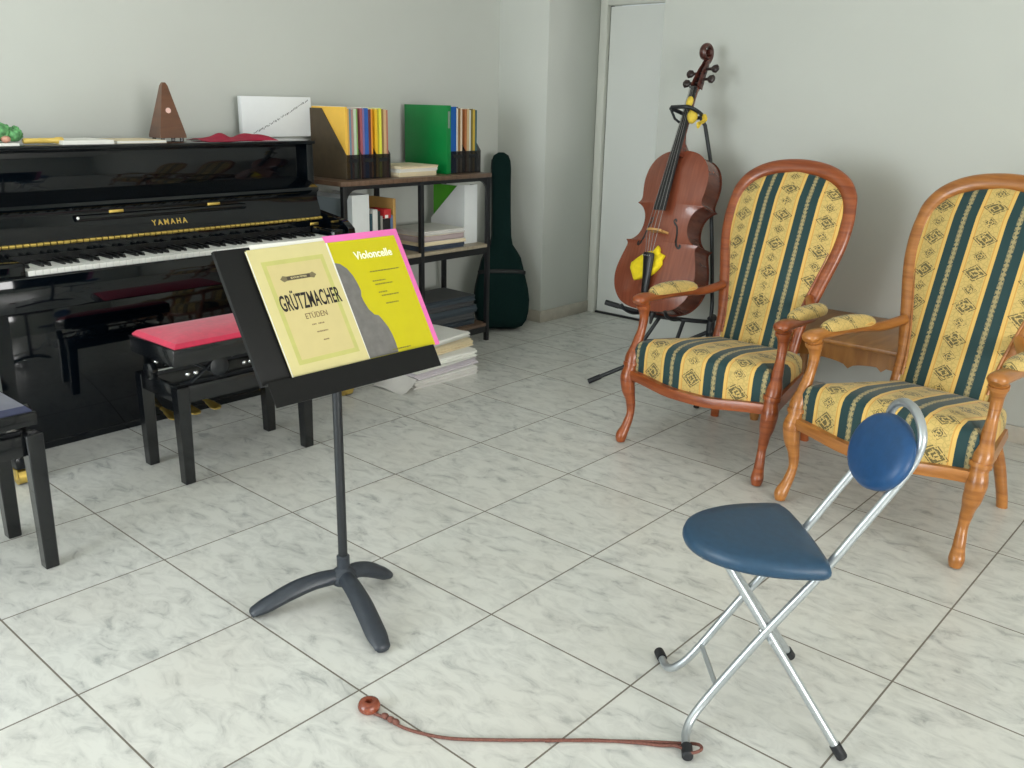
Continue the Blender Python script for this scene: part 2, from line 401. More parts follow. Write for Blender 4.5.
# door in the alcove
d = bpy.data.objects.new('door_1', None); C.objects.link(d); d['kind'] = 'structure'
MB().box((DX0, YD+.012, .012), (DX1, YD+.052, DZ), .003).build('door_leaf', M['door'], d)
b = MB(); b.box((DX0-.06, YD-.014, 0), (DX0-.006, YD+.06, DZ+.055), .003).box((DX0-.006, YD-.014, DZ+.006), (DX1+.0, YD+.06, DZ+.055), .003)
b.build('door_frame', M['frame'], d)
MB().box((DX0-.004, YD+.002, 0), (DX1, YD+.055, .011)).build('threshold', M['sillgap'], d)
MB().box((DX0-.006, YD+.02, .012), (DX0-.0005, YD+.05, DZ+.006)).build('gap_shade_strip', M['sillgap'], d)  # dark strip standing in for the shade in the gap between jamb and leaf
struct('baseboard_pillar', MB().box((XP, YP-.012, 0), (XP+.012, YD-.014, .072), .002), M['skirting'])
struct('baseboard_left', MB().box((XL, YF, 0), (XL+.012, YP-.012, .072), .002), M['skirting'])
struct('baseboard_corner', MB().box((XL+.012, YP-.012, 0), (XP, YP, .072), .002), M['skirting'])
struct('baseboard_right', MB().box((XE, YR-.012, 0), (XR, YR, .072), .002), M['skirting'])

# ------------------------------------------------------------------ piano
PY0, PY1 = -.118, 1.413
p = thing('upright_piano', 'glossy black upright piano with open keyboard standing against left wall', 'piano', (-1.6, .67, 0))
XB = -1.975                                  # back of the case
def pb(name, mb, m, par=None): return mb.build(name, m, par or p, world=True)
b = MB(); b.box((XB, PY0+.03, .02), (-1.62, PY1-.03, 1.105))
pb('case_back', b, M['black'])
for y0 in (PY0, PY1-.035):
    b = MB(); b.box((XB, y0, .0), (-1.565, y0+.035, 1.112), .003)
    pts = [(-1.57, .60), (-1.29, .60), (-1.272, .64), (-1.272, .70), (-1.285, .765), (-1.33, .795), (-1.42, .81), (-1.57, .83)]
    b.prism(sm2(pts, 1), y0+.0005, y0+.0345, lambda x, z, l: (x, l, z)); pb('side_panel', b, M['black'])
pb('top_lid', MB().box((XB-.005, PY0-.006, 1.111), (-1.552, PY1+.006, 1.127), .004), M['black'])
pb('upper_panel', MB().box((-1.62, PY0+.035, .945), (-1.592, PY1-.035, 1.11), .002), M['black'])
pb('lower_panel', MB().box((-1.62, PY0+.035, .032), (-1.575, PY1-.035, .60), .003), M['black'])
pb('toe_board', MB().box((-1.63, PY0+.035, .0), (-1.582, PY1-.035, .030), .002), M['black'])
# key bed and key slip
pb('key_bed', MB().box((-1.575, PY0+.036, .60), (-1.29, PY1-.036, .665), .004), M['black'])
pb('key_slip', MB().box((-1.298, PY0+.036, .605), (-1.272, PY1-.036, .722), .006), M['black'])
KY0, KY1 = .045, 1.300
for y0, y1 in ((PY0+.036, KY0-.004), (KY1+.004, PY1-.036)):
    pb('cheek_block', MB().box((-1.47, y0, .665), (-1.300, y1, .765), .012, seg=3), M['black'])
pb('lock_plate', MB().box((-1.468, 1.30, .768), (-1.452, 1.345, .781), .002), M['brass'])
# fallboard profile
prof = [(-1.452, .798), (-1.468, .80), (-1.50, .885), (-1.496, .905), (-1.484, .918), (-1.486, .93), (-1.50, .936), (-1.590, .966), (-1.594, .955), (-1.592, .79), (-1.50, .76), (-1.455, .76)]
fb = pb('fallboard', MB().prism(prof, PY0+.037, PY1-.037, lambda x, z, l: (x, l, z)), M['black'])
b = MB()
b.box((-1.4575, PY0+.04, .781), (-1.4515, PY1-.04, .7985), .001); 
hg = b.build('long_hinge', M['brass'], fb, world=True); hg.parent = fb
def child(o, par): o.parent = par; return o
b = MB(); n = 62
for i in range(n):
    y = PY0+.05+(PY1-PY0-.1)*(i+.5)/n; b.tube([(-1.4525, y-.0095, .7985), (-1.4525, y+.0095, .7985)], .0068, 8)
b.mi = 0
child(b.build('hinge_knuckles', M['brass'], p, world=True), fb)
slope = math.atan2(.03, .085)
def fbx(z): return -1.468-.032*(z-.80)/.085
child(MB().tube([(fbx(.874)+.007, .30, .872), (fbx(.874)+.007, 1.0, .872)], (.009, .012), 8).build('music_ledge', M['black'], p, world=True), fb)
for y in (.43, .835):
    child(MB().box((fbx(.886)-.002, y, .879), (fbx(.886)+.006, y+.055, .894), .002).build('ledge_hinge', M['brass'], p, world=True), fb)
child(MB().ball((fbx(.874)+.014, .306, .874), .006, 10).build('ledge_button', M['ivory'], p, world=True), fb)
tm = TR(fbx(.826)+.0012-(-1.6), .657-.67, .826) @ RZ(PI/2) @ RX(PI/2-.36)
t_ = add_text(p, 'maker_lettering', 'YAMAHA', .030, M['brass'], tm, xscale=.92, bold=.0006, space=1.45); child(t_, fb)
pb('key_felt', MB().box((-1.458, KY0, .74), (-1.452, KY1, .764)), M['ebony'])
# keys
wk = (KY1-KY0)/52; names = 'ABCDEFG'
for i in range(52):
    y0 = KY0+i*wk
    b = MB(); b.box((-1.452, y0+.0006, .715), (-1.302, y0+wk-.0006, .7365), .0012, seg=1)
    b.build('white_key', M['ivory'], p, world=True)
    if names[i % 7] in 'ACDFG' and i < 51:
        y = y0+wk
        b = MB(); yb = .0052
        b.rings([[(-1.453, y-yb, .735), (-1.453, y+yb, .735), (-1.357, y+yb, .735), (-1.357, y-yb, .735)],
                 [(-1.453, y-yb*.8, .7485), (-1.453, y+yb*.8, .7485), (-1.366, y+yb*.8, .7475), (-1.366, y-yb*.8, .7475)]])
        b.build('black_key', M['ebony'], p, world=True)
# legs with casters, pedals
for y in (PY0+.03, PY1-.085):
    b = MB(); rg = []
    for z_, h_ in ((.113, .024), (.14, .02), (.55, .027), (.60, .027)): rg.append([(-1.335-h_, y+.027-h_, z_), (-1.335+h_, y+.027-h_, z_), (-1.335+h_, y+.027+h_, z_), (-1.335-h_, y+.027+h_, z_)])
    b.rings(rg).build('leg', M['black'], p, world=True)
    b = MB().box((-1.575, y, .06), (-1.285, y+.055, .115), .008); tb = pb('toe_block', b, M['black'])
    b = MB(); b.cyl((-1.315, y+.006, .03), (-1.315, y+.049, .03), .03, 18); b.box((-1.345, y-.002, .028), (-1.29, y+.004, .062)).box((-1.345, y+.051, .028), (-1.29, y+.057, .062))
    c_ = b.build('caster', M['brass'], p, world=True); c_.parent = tb
for y in (.595, .69, .785):
    b = MB(); b.tube([(-1.58, y, .055), (-1.55, y, .052), (-1.51, y, .047), (-1.475, y, .040), (-1.458, y, .036)], [(.009, .008), (.011, .007), (.022, .007), (.026, .007), (.016, .005)], 12, sub=3)
    b.build('pedal', M['brass'], p, world=True)

# ------------------------------------------------------------------ things on the piano
ZT = 1.1275
t = thing('metronome', 'brown wooden pyramid metronome standing on the piano top', 'metronome', mat=TR(-1.745, .822, ZT) @ RZ(math.radians(-4)))
b = MB(); h0, h1 = .055, .012
b.rings([[(-h0, -h0, .012), (h0, -h0, .012), (h0, h0, .012), (-h0, h0, .012)], [(-h0, -h0, .022), (h0, -h0, .022), (h0, h0, .022), (-h0, h0, .022)],
         [(-h1, -h1, .216), (h1, -h1, .216), (h1, h1, .216), (-h1, h1, .216)], [(-h1*.5, -h1*.5, .228), (h1*.5, -h1*.5, .228), (h1*.5, h1*.5, .228), (-h1*.5, h1*.5, .228)]])
b.build('housing', M['metro'], t, 20)
for sx in (-1, 1):
    for sy in (-1, 1): MB().cyl((sx*.04, sy*.04, 0), (sx*.04, sy*.04, .013), .008, 10).build('foot', M['ebonyw'], t)
nt_ = math.atan2(h0-h1, .186)
MB().cyl((h0-(h0-h1)*.5-.001, -.004, .022+.194*.5), (h0-(h0-h1)*.5+.002, -.004, .022+.194*.5+.0006), .011, 16).build('plaque', M['pinktag'], t)

t = thing('white_box', 'flat white box standing upright with a diagonal dotted line', 'box', mat=TR(-1.895, 1.460, ZT) @ RZ(PI/2))
MB().box((-.190, 0, 0), (.195, .03, .182), .003).build('carton', M['whitecard'], t)
MB().box((.1955, .002, .002), (.1975, .028, .18)).build('carton_end', M['greypaper'], t)
b = MB(); rnd = random.Random(3)
for i in range(46):
    q = i/45; x = -.13+.305*q+rnd.uniform(-.002, .002); z = .018+.15*q**1.08+rnd.uniform(-.003, .003); h = rnd.uniform(.002, .0045)
    b.box((x-.0016, -.0006, z-h), (x+.0016, .0002, z+h))
b.build('dotted_writing', M['ink'], t)

def cloth(nx, ny, fn, th=.002):
    b = MB(); top = [[b.bm.verts.new(fn(i/(nx-1), j/(ny-1))) for j in range(ny)] for i in range(nx)]
    bot = [[b.bm.verts.new(V(fn(i/(nx-1), j/(ny-1)))-V((0, 0, th))) for j in range(ny)] for i in range(nx)]
    for i in range(nx-1):
        for j in range(ny-1):
            b.bm.faces.new((top[i][j], top[i+1][j], top[i+1][j+1], top[i][j+1])); b.bm.faces.new((bot[i][j], bot[i][j+1], bot[i+1][j+1], bot[i+1][j]))
    for i in range(nx-1):
        b.bm.faces.new((top[i][0], bot[i][0], bot[i+1][0], top[i+1][0])); b.bm.faces.new((top[i][-1], top[i+1][-1], bot[i+1][-1], bot[i][-1]))
    for j in range(ny-1):
        b.bm.faces.new((top[0][j], top[0][j+1], bot[0][j+1], bot[0][j])); b.bm.faces.new((top[-1][j], bot[-1][j], bot[-1][j+1], top[-1][j+1]))
    return b
def fn(u, v):
    x = -1.75+.17*v+.02*math.sin(u*7); y = .905+.33*u
    z = ZT+.003+.042*max(0, math.sin(u*2.9))**2*math.exp(-((u-.22)/.2)**2)*math.sin(min(1, v*1.2)*PI)+.02*math.exp(-((u-.8)/.18)**2)*math.sin(v*PI)+.008*abs(math.sin(u*9+v*4))*math.sin(v*PI)
    return V((x, y, z))
o = cloth(30, 12, fn).build('key_cover_cloth', M['redcloth'], smooth_ang=80)
tag(o, 'crumpled crimson cloth lying on the piano top beside metronome', 'cloth')

def booklet(name, lo, hi, m, label, cat='booklet', rot=0, group=None):
    c = [(lo[i]+hi[i])/2 for i in range(2)]; t = thing(name, label, cat, mat=TR(c[0], c[1], lo[2]) @ RZ(rot), group=group)
    dx, dy, dz = (hi[0]-lo[0])/2, (hi[1]-lo[1])/2, hi[2]-lo[2]
    MB().box((-dx+.001, -dy+.001, .0008), (dx-.001, dy-.001, dz-.0008)).build('pages', M['paper'], t)
    MB().box((-dx, -dy, dz-.0008), (dx, dy, dz)).box((-dx, -dy, 0), (dx, dy, .0008)).box((-dx, -dy, 0), (-dx+.001, dy, dz)).build('cover', m, t)
    return t
booklet('booklet', (-1.80, .53, ZT), (-1.585, .73, ZT+.010), M['creampaper'], 'thin cream booklet lying flat on piano top just left of metronome')
booklet('booklet', (-1.78, .325, ZT), (-1.575, .515, ZT+.014), M['paper'], 'white booklet lying flat on piano top between recorder and cream booklet')
booklet('booklet', (-1.79, -.05, ZT), (-1.57, .175, ZT+.009), M['paper'], 'white booklet under the green toy at left end of piano top')
t = thing('recorder', 'short yellow wooden recorder lying on piano top beside green toy', 'recorder', (-1.62, .205, ZT+.0135))
MB().lathe([(.008, -.06), (.010, -.055), (.009, -.01), (.0105, .0), (.0095, .004), (.0095, .05), (.012, .055), (.0125, .075), (.0095, .08), (.007, .081)], 14, RX(-PI/2)).move(TR(0, .06, 0)).build('body', M['rec'], t)
t = thing('plush_toy', 'mottled green plush toy lying at left end of the piano top', 'toy', (-1.64, .115, ZT+.009))
b = MB(); rnd = random.Random(11)
for (c_, r_) in (((0, -.035, .046), .046), ((.0, .022, .036), .034), ((.008, .066, .027), .027), ((0, -.085, .05), .05)):
    b.ball((c_[0], c_[1], c_[2]), (r_*1.1, r_*1.1, r_*.95), 16)
    for i in range(26):
        d_ = V((rnd.uniform(-1, 1), rnd.uniform(-1, 1), rnd.uniform(-.3, 1))).normalized(); b.ball(V(c_)+d_*r_*.98, r_*.2, 8)
b.build('body', M['toyg'], t)
for q in (-.015, .03): MB().ball((.03, q, .012), (.02, .016, .012)).build('paw', M['toyp'], t)

# ------------------------------------------------------------------ shelf unit
SX0, SX1, SY0, SY1 = -1.915, -1.545, 1.548, 2.572
t = thing('shelf_unit', 'low open shelf unit with brown boards and black metal frame beside piano', 'shelf', (-1.73, 2.05, 0))
def sb(name, mb, m): return mb.build(name, m, t, world=True)
sb('top_board', MB().box((SX0, SY0, .915), (SX1, SY1, .937), .002), M['shelfw'])
sb('middle_board', MB().box((SX0+.005, SY0+.02, .535), (SX1-.002, SY1-.01, .553), .002), M['shelfpale'])
sb('bottom_board', MB().box((SX0+.005, SY0+.02, .085), (SX1-.002, SY1-.01, .103), .002), M['shelfw'])
for x in (SX0+.012, SX1-.012):
    for y in (SY0+.022, 2.06, SY1-.016): sb('post', MB().box((x-.0115, y-.0115, 0), (x+.0115, y+.0115, .915), .001), M['shelfm'])
for z in (.50, .05):
    for x in (SX0+.012, SX1-.012):
        sb('rail', MB().box((x-.008, SY0+.034, z+.0), (x+.008, 2.048, z+.034)), M['shelfm']); sb('rail', MB().box((x-.008, 2.072, z+.0), (x+.008, SY1-.028, z+.034)), M['shelfm'])
for x in (SX0+.012, SX1-.012):
    sb('rail', MB().box((x-.008, SY0+.034, .897), (x+.008, SY1-.028, .9145)), M['shelfm'])
for (y, s_) in ((SY0+.034, 1), (SY1-.028, -1)):
    x = SX1-.012
    pts = [(y, .90), (y, .83)]+[(y+s_*.06*(1-math.cos(a)), .83+.067*math.sin(a)) for a in (0.3, .6, .9, 1.2, 1.5)]+[(y+s_*.06, .90)]
    sb('corner_brace', MB().prism(pts, x-.006, x+.006, lambda a, z, l: (l, a, z)), M['shelfm'])

def magazine_file(x0, x1, y0, y1, z0, zf, zb, side, front, label, cat='file box', folders=(), reverse=False, group=None, transp=True):
    """open-topped sloped file; x1 = front"""
    r = thing('magazine_file', label, cat, (x1, (y0+y1)/2, z0), group=group); th = .003
    cut = x0+(x1-x0)*.34
    for y in (y0, y1-th):
        out = [(x0, z0), (x1, z0), (x1, zf), (cut, zb), (x0, zb)] if not reverse else [(x0, z0), (x1, z0), (x1, zb), (x1-.05, zb), (x0, zf)]
        MB().prism(out, y, y+th, lambda a, z, l: (a, l, z)).build('side_panel', side, r, world=True)
    fp_ = MB().box((x1-th, y0+th, z0), (x1, y1-th, zb if reverse else zf)).build('front_panel', front, r, world=True)
    MB().box((x0, y0+th, z0), (x0+th, y1-th, zf if reverse else zb)).build('back_panel', side, r, world=True)
    MB().box((x0+th, y0+th, z0), (x1-th, y1-th, z0+th)).build('base', side, r, world=True)
    if not reverse:
        c = (y0+y1)/2; b = MB(); w = (y1-y0)*.28; b.box((x1, c-w, zf-.036), (x1+.002, c+w, zf-.018)); o_ = b.build('label_slot', M['bagtrim'], r, world=True); o_.parent = fp_
    return r
def folder(x0, x1, y0, y1, z0, z1, m, label, name='folder', cat='folder', group=None):
    o = MB().box((x0, y0, z0), (x1, y1, z1), .0008, seg=1); r = thing(name, label, cat, (x1, (y0+y1)/2, z0), group=group)
    o2 = MB(); 
    o.build('cover', m, r, world=True)
    c_ = (y0+y1)/2; h_ = min(.0012, (y1-y0)*.12); b = MB().box((x0+.003, c_-h_, z1-.0003), (x1-.002, c_+h_, z1+.0015)); b.build('pages', M['paper'], r, world=True)
    return r
FX0, FX1, Z1, ZF = -1.895, -1.625, .937, 1.052
bounds = [1.645, 1.737, 1.829, 1.922]
side = ['brown card file box at the left end of shelf top, sloped side showing', 'smoky file box in the middle of the left trio on shelf top', 'smoky file box third from left on shelf top, beside paper pile']
for i in range(3): magazine_file(FX0, FX1, bounds[i]+.001, bounds[i+1]-.001, Z1, ZF, 1.262, M['filebrown'] if i == 0 else M['smoke'], M['smoke'], side[i], group='file boxes on the shelf top')
cols = [('yellow', (238, 190, 76), 0, .016, 1.27), ('amber', (214, 166, 84), 0, .01, 1.262), ('blue grey', (104, 138, 160), 0, .012, 1.262), ('dusty pink', (178, 138, 132), 0, .014, 1.26), ('pale mint', (188, 206, 182), 0, .017, 1.262), ('sage green', (130, 164, 92), 0, .008, 1.262),
        ('rose', (160, 84, 92), 1, .014, 1.265), ('lavender', (130, 110, 160), 1, .012, 1.262), ('royal blue', (44, 92, 168), 1, .024, 1.266), ('maroon', (104, 52, 54), 1, .016, 1.26), ('orange', (230, 150, 40), 1, .01, 1.262),
        ('golden', (236, 190, 40), 2, .014, 1.262), ('olive yellow', (176, 164, 40), 2, .01, 1.262), ('lime yellow', (226, 226, 70), 2, .016, 1.266), ('brown', (138, 112, 66), 2, .013, 1.262), ('tan', (206, 170, 126), 2, .018, 1.26), ('terracotta', (176, 112, 92), 2, .01, 1.258)]
yy = [bounds[0]+.006, bounds[1]+.006, bounds[2]+.006]
for nm, c, k, w, zt in cols:
    folder(FX0+.008, FX1-.008, yy[k], yy[k]+w-.001, Z1+.004, zt, colm('folder_'+nm.replace(' ', '_'), c), nm+' folder upright in '+('the left brown file box', 'the middle file box', 'the third file box from left')[k]+' on shelf top', group='folders in the shelf-top file boxes'); yy[k] += w
# green binder and second group
t2 = thing('ring_binder', 'green binder standing on shelf top beside blue folder', 'binder', (-1.62, 2.31, Z1))
for y in (2.298, 2.325): MB().box((-1.94, y, Z1+.0005), (-1.617, y+.003, 1.284), .001).build('cover', M['filegreen'], t2, world=True)
MB().box((-1.6165, 2.298, Z1+.0005), (-1.613, 2.328, 1.284), .001).build('spine', M['filegreen'], t2, world=True)
MB().box((-1.6129, 2.306, 1.17), (-1.612, 2.32, 1.255)).build('label_holder', colm('grey_label', (120, 140, 126)), t2, world=True)
MB().box((-1.89, 2.3015, Z1+.004), (-1.63, 2.3245, 1.27)).build('pages', M['paper'], t2, world=True)

magazine_file(FX0, FX1, 2.332, 2.447, Z1, ZF, 1.275, M['smoke'], M['smoke'], 'smoky file box right beside the green binder on shelf top', group='file boxes on the shelf top')
magazine_file(FX0, FX1, 2.449, 2.568, Z1, ZF, 1.275, M['smoke'], M['smoke'], 'smoky file box at far right end of shelf top', group='file boxes on the shelf top')
y = [2.337, 2.454]
for nm, c, k, w, zt in [('bright blue', (10, 88, 168), 0, .052, 1.278), ('white', (214, 212, 204), 0, .012, 1.268), ('brown kraft', (140, 104, 60), 0, .018, 1.27), ('cream', (220, 200, 176), 0, .014, 1.268),
                        ('rust', (168, 104, 60), 1, .014, 1.266), ('sand', (196, 172, 130), 1, .018, 1.268), ('pale grey', (206, 206, 196), 1, .012, 1.262), ('olive', (110, 100, 44), 1, .015, 1.268), ('mustard', (190, 160, 60), 1, .018, 1.266), ('teal', (50, 92, 96), 1, .014, 1.262)]:
    folder(FX0+.008, FX1-.008, y[k], y[k]+w-.001, Z1+.004, zt, colm('folder_'+nm.replace(' ', '_'), c), nm+' folder upright in '+('the file box beside green binder', 'the file box at right end')[k]+' of shelf top', group='folders in the shelf-top file boxes'); y[k] += w

def pile(name, x0, x1, y0, y1, z0, n, h, cols_, labels, cat='paper pile', jit=.012, group=None, rot=.05, tops=None):
    z = z0
    for i in range(n):
        hh = h[i % len(h)]; cx, cy = (x0+x1)/2+random.uniform(-jit, jit), (y0+y1)/2+random.uniform(-jit, jit)
        r = thing(name, labels[i], cat, mat=TR(cx, cy, z) @ RZ(random.uniform(-rot, rot)), group=group)
        dx, dy = (x1-x0)/2, (y1-y0)/2
        b = MB(); k = max(2, int(hh/.006)); lay = []
        for q in range(k+1):
            e = random.uniform(-.004, .004); f = random.uniform(-.004, .004); zz = hh*q/k
            for s_ in (0, 1):
                if (q == 0 and s_ == 0) or (q == k and s_ == 1): continue
            lay.append([(-dx+e, -dy+f, zz), (dx+e, -dy+f, zz), (dx+e, dy+f, zz), (-dx+e, dy+f, zz)])
        b.rings(lay); b.build('sheets', cols_[i % len(cols_)], r, smooth_ang=10)
        MB().box((-dx, -dy, hh), (dx, dy, hh+.0007)).build('top_sheet', tops or (M['paper'] if i % 2 else M['creampaper']), r)
        z += hh+.001
pile('paper_pile', -1.82, -1.60, 1.965, 2.225, Z1, 3, [.020, .018, .012], [M['creampaper'], M['paper'], M['creampaper']], ['lowest of the three paper bundles between file boxes on shelf top', 'middle one of three paper bundles between file boxes on shelf top', 'topmost of the three paper bundles between file boxes on shelf top'], group='paper bundles on the shelf top')
# middle shelf
ZM = .553
t3 = thing('ring_binder', 'white binder standing on middle shelf beside the left post', 'binder', (-1.61, 1.70, ZM))
for y0 in (1.655, 1.757): MB().box((-1.885, y0, ZM), (-1.608, y0+.003, ZM+.312), .001).build('cover', M['filewhite'], t3, world=True)
MB().box((-1.6075, 1.655, ZM), (-1.604, 1.760, ZM+.312), .001).build('spine', M['filewhite'], t3, world=True)
MB().box((-1.87, 1.66, ZM+.003), (-1.64, 1.755, ZM+.30)).build('pages', M['paper'], t3, world=True)
def book(y0, y1, x0, x1, z0, z1, c, nm, label, lean=0):
    r = thing('book', label, 'book', (x1, (y0+y1)/2, z0), group='books on the middle shelf')
    m_ = colm('book_'+nm, c)
    MB().box((x0, y0, z0), (x1-.0031, y0+.002, z1)).box((x0, y1-.002, z0), (x1-.0031, y1, z1)).build('cover', m_, r, world=True)
    MB().box((x1-.003, y0, z0), (x1, y1, z1), .0012).build('spine', m_, r, world=True)
    MB().box((x0+.003, y0+.0022, z0+.003), (x1-.004, y1-.0022, z1-.004)).build('pages', M['paper'], r, world=True)
    return r
for y0, y1, x0, x1, h_, c, nm, lb in [(1.772, 1.784, -1.80, -1.612, .215, (40, 74, 84), 'teal', 'slim teal book on middle shelf right beside the white binder'),
        (1.786, 1.816, -1.80, -1.608, .235, (214, 214, 210), 'white', 'white spined book on middle shelf between teal and dark books'),
        (1.818, 1.836, -1.80, -1.612, .225, (30, 44, 40), 'darkgreen', 'dark green book on middle shelf beside the white spined book'),
        (1.838, 1.852, -1.80, -1.612, .20, (150, 146, 140), 'grey', 'slim grey book on middle shelf beside dark green book'),
        (1.854, 1.900, -1.80, -1.61, .185, (26, 22, 26), 'black', 'thick black book on middle shelf under red box'),
        (1.902, 1.918, -1.80, -1.612, .20, (92, 116, 150), 'blue', 'blue book on middle shelf beside the thick black book'),
        (1.920, 1.938, -1.80, -1.612, .28, (184, 146, 84), 'tan', 'tall tan book at right end of middle shelf row')]:
    book(y0, y1, x0, x1, ZM, ZM+h_, c, nm, lb)
folder(-1.89, -1.81, 1.775, 1.93, ZM, ZM+.265, colm('kraft_brown', (128, 100, 66)), 'brown kraft folder standing behind the row of books', 'folder')
t3 = thing('small_box', 'small red box with white panel lying on black book', 'box', (-1.66, 1.878, ZM+.186))
MB().box((-1.72, 1.86, ZM+.186), (-1.609, 1.905, ZM+.232), .003).build('carton', colm('red_box', (186, 40, 44)), t3, world=True)
MB().box((-1.6089, 1.864, ZM+.188), (-1.608, 1.884, ZM+.204)).build('panel', M['paper'], t3, world=True)
t3 = thing('plastic_wallet', 'pale plastic document wallet standing at left end of middle shelf', 'folder', (-1.75, 1.61, ZM))
MB().box((-1.87, 1.600, ZM), (-1.58, 1.604, ZM+.29), .001).build('sheets', colm('blue_grey_sheet', (168, 186, 196)), t3, world=True)
MB().box((-1.88, 1.5975, ZM), (-1.575, 1.5995, ZM+.30)).build('sleeve', M['clear'], t3, world=True)
MB().box((-1.84, 1.5968, ZM+.19), (-1.66, 1.5974, ZM+.215)).build('dark_band', colm('grey_band', (110, 124, 134)), t3, world=True)
# white magazine file with green sheet
magazine_file(-1.895, -1.63, 2.448, 2.548, ZM, ZM+.12, ZM+.318, M['filewhite'], M['filewhite'], 'white sloped file box holding green folder at right of middle shelf', reverse=True)
folder(-1.885, -1.645, 2.458, 2.473, ZM+.004, ZM+.31, M['limegreen'], 'lime green folder inside the white sloped file box')
pile('paper_pile', -1.84, -1.575, 2.075, 2.388, ZM, 4, [.026, .02, .03, .022], [colm('dark_blue_folder', (56, 66, 82)), M['creampaper'], colm('mauve_paper', (176, 160, 160)), M['greypaper']], ['lowest bundle of the stack on middle shelf, dark blue edge', 'cream paper bundle second from bottom of middle shelf stack', 'mauve grey paper bundle second from top of middle shelf stack', 'topmost grey paper bundle of the stack on middle shelf'], group='paper stack on the middle shelf')
pile('paper_pile', -1.85, -1.59, 2.085, 2.50, .103, 5, [.034, .03, .04, .028, .03], [colm('dark_slate_folder', (54, 64, 72)), colm('dim_grey_folder', (74, 76, 78))], ['lowest folder of the dark stack on bottom shelf', 'second folder up of the dark stack on bottom shelf', 'middle folder of the dark stack on bottom shelf', 'second folder from top of dark stack on bottom shelf', 'topmost folder of the dark stack on bottom shelf'], cat='folder', group='dark folders on the bottom shelf', tops=colm('dim_grey_folder', (74, 76, 78)))

# ------------------------------------------------------------------ paper stack on the floor
lab = ['lowest white paper bundle of the stack on the floor', 'grey white paper bundle second from bottom of floor stack', 'white paper bundle in the middle of the floor stack', 'cream paper bundle second from top of floor stack', 'topmost white paper bundle of the stack on the floor']
spec_ = [((-1.43, -1.14, 1.64, 2.05), .034, M['greypaper'], -.04), ((-1.45, -1.16, 1.64, 2.07), .03, colm('lilac_paper', (204, 198, 204)), .05), ((-1.46, -1.19, 1.70, 2.09), .026, M['paper'], -.03), ((-1.50, -1.24, 1.74, 2.12), .03, M['creampaper'], .06), ((-1.53, -1.27, 1.75, 2.13), .02, M['paper'], .12)]
z = .0
for (x0, x1, y0, y1), hh, m_, rt in spec_:
    i = spec_.index(((x0, x1, y0, y1), hh, m_, rt))
    r = thing('paper_pile', lab[i], 'paper pile', mat=TR((x0+x1)/2, (y0+y1)/2, z) @ RZ(rt), group='paper bundles on the floor')
    dx, dy = (x1-x0)/2, (y1-y0)/2; lay = []; k = 7
    for q in range(k+1):
        e, f = random.uniform(-.008, .008), random.uniform(-.01, .01); lay.append([(-dx+e, -dy+f, hh*q/k), (dx+e, -dy+f, hh*q/k), (dx+e, dy+f, hh*q/k), (-dx+e, dy+f, hh*q/k)])
    MB().rings(lay).build('sheets', m_, r, smooth_ang=8)
    def fs(u, v, dx=dx, dy=dy, hh=hh, s_=i): return V((-dx+2*dx*u, -dy+2*dy*v, hh+.0025+.006*max(0, v-.75)*3*abs(math.sin(u*3+s_))))
    cloth(6, 8, fs, .0015).build('top_sheet', M['paper'] if i != 3 else M['creampaper'], r, smooth_ang=60)
    z += hh+.006
def fs(u, v):
    x = -1.33+.20*u; yv = 1.525+.095*v+.01*u; return V((x, yv, .006+.055*v**1.6+.006*math.sin(u*5)))
o = cloth(8, 10, fs, .002).build('loose_sheet', M['greypaper'], smooth_ang=60); tag(o, 'loose white sheet leaning off the left of floor paper stack', 'sheet')

# ------------------------------------------------------------------ guitar bag
bx, by = V((-1.655, 2.795, 0)), V((-1.865, 2.995, 1.0))
lat = V((.69, .724, 0)).normalized(); upv = (by-bx).normalized(); nv = lat.cross(upv).normalized()
if nv.y > 0: nv = -nv
mt = Matrix((( lat.x, -nv.x, upv.x, bx.x), (lat.y, -nv.y, upv.y, bx.y), (lat.z, -nv.z, upv.z, bx.z+.01), (0, 0, 0, 1)))
t = thing('guitar_bag', 'dark green soft guitar bag leaning in corner beside the shelf unit', 'guitar bag', mat=mt)
hw = [(0, .085), (.015, .125), (.05, .150), (.10, .163), (.17, .168), (.24, .160), (.30, .146), (.36, .132), (.42, .118), (.465, .092), (.50, .068), (.55, .06), (.70, .057), (.85, .058), (.95, .060), (1.0, .056), (1.03, .045), (1.045, .02)]
def hwat(v):
    for (a, x), (b_, y) in zip(hw, hw[1:]):
        if a <= v <= b_: return x+(y-x)*(v-a)/(b_-a)
    return hw[-1][1]
rg = []
for k, (v, w) in enumerate(hw):
    d_ = .055 if v < .44 else .055-.022*min(1, (v-.44)/.1)
    if v > 1.0: d_ *= .7
    if k == 0: d_ = .035
    ring = []
    for j in range(28):
        a = 2*PI*j/28; ca, sa = math.cos(a), math.sin(a); e = .55
        ring.append((w*math.copysign(abs(ca)**e, ca), d_*math.copysign(abs(sa)**e, sa), v))
    rg.append(ring)
MB().rings(rg).build('bag', M['bag'], t, 60)
b = MB(); b.tube([(s*hwat(v)*1.0, -.048 if v < .44 else -.028, v) for s, v in [(-1, .03)]+[(-1, q/20) for q in range(1, 21)]], .004, 6)
b.build('piping', M['bagtrim'], t)
MB().tube([(-hwat(.33)-.002, -.03, .33), (-.08, -.059, .335), (.08, -.059, .335), (hwat(.33)+.002, -.03, .33)], (.004, .012), 8, sub=4).build('pocket_seam', M['bagtrim'], t)

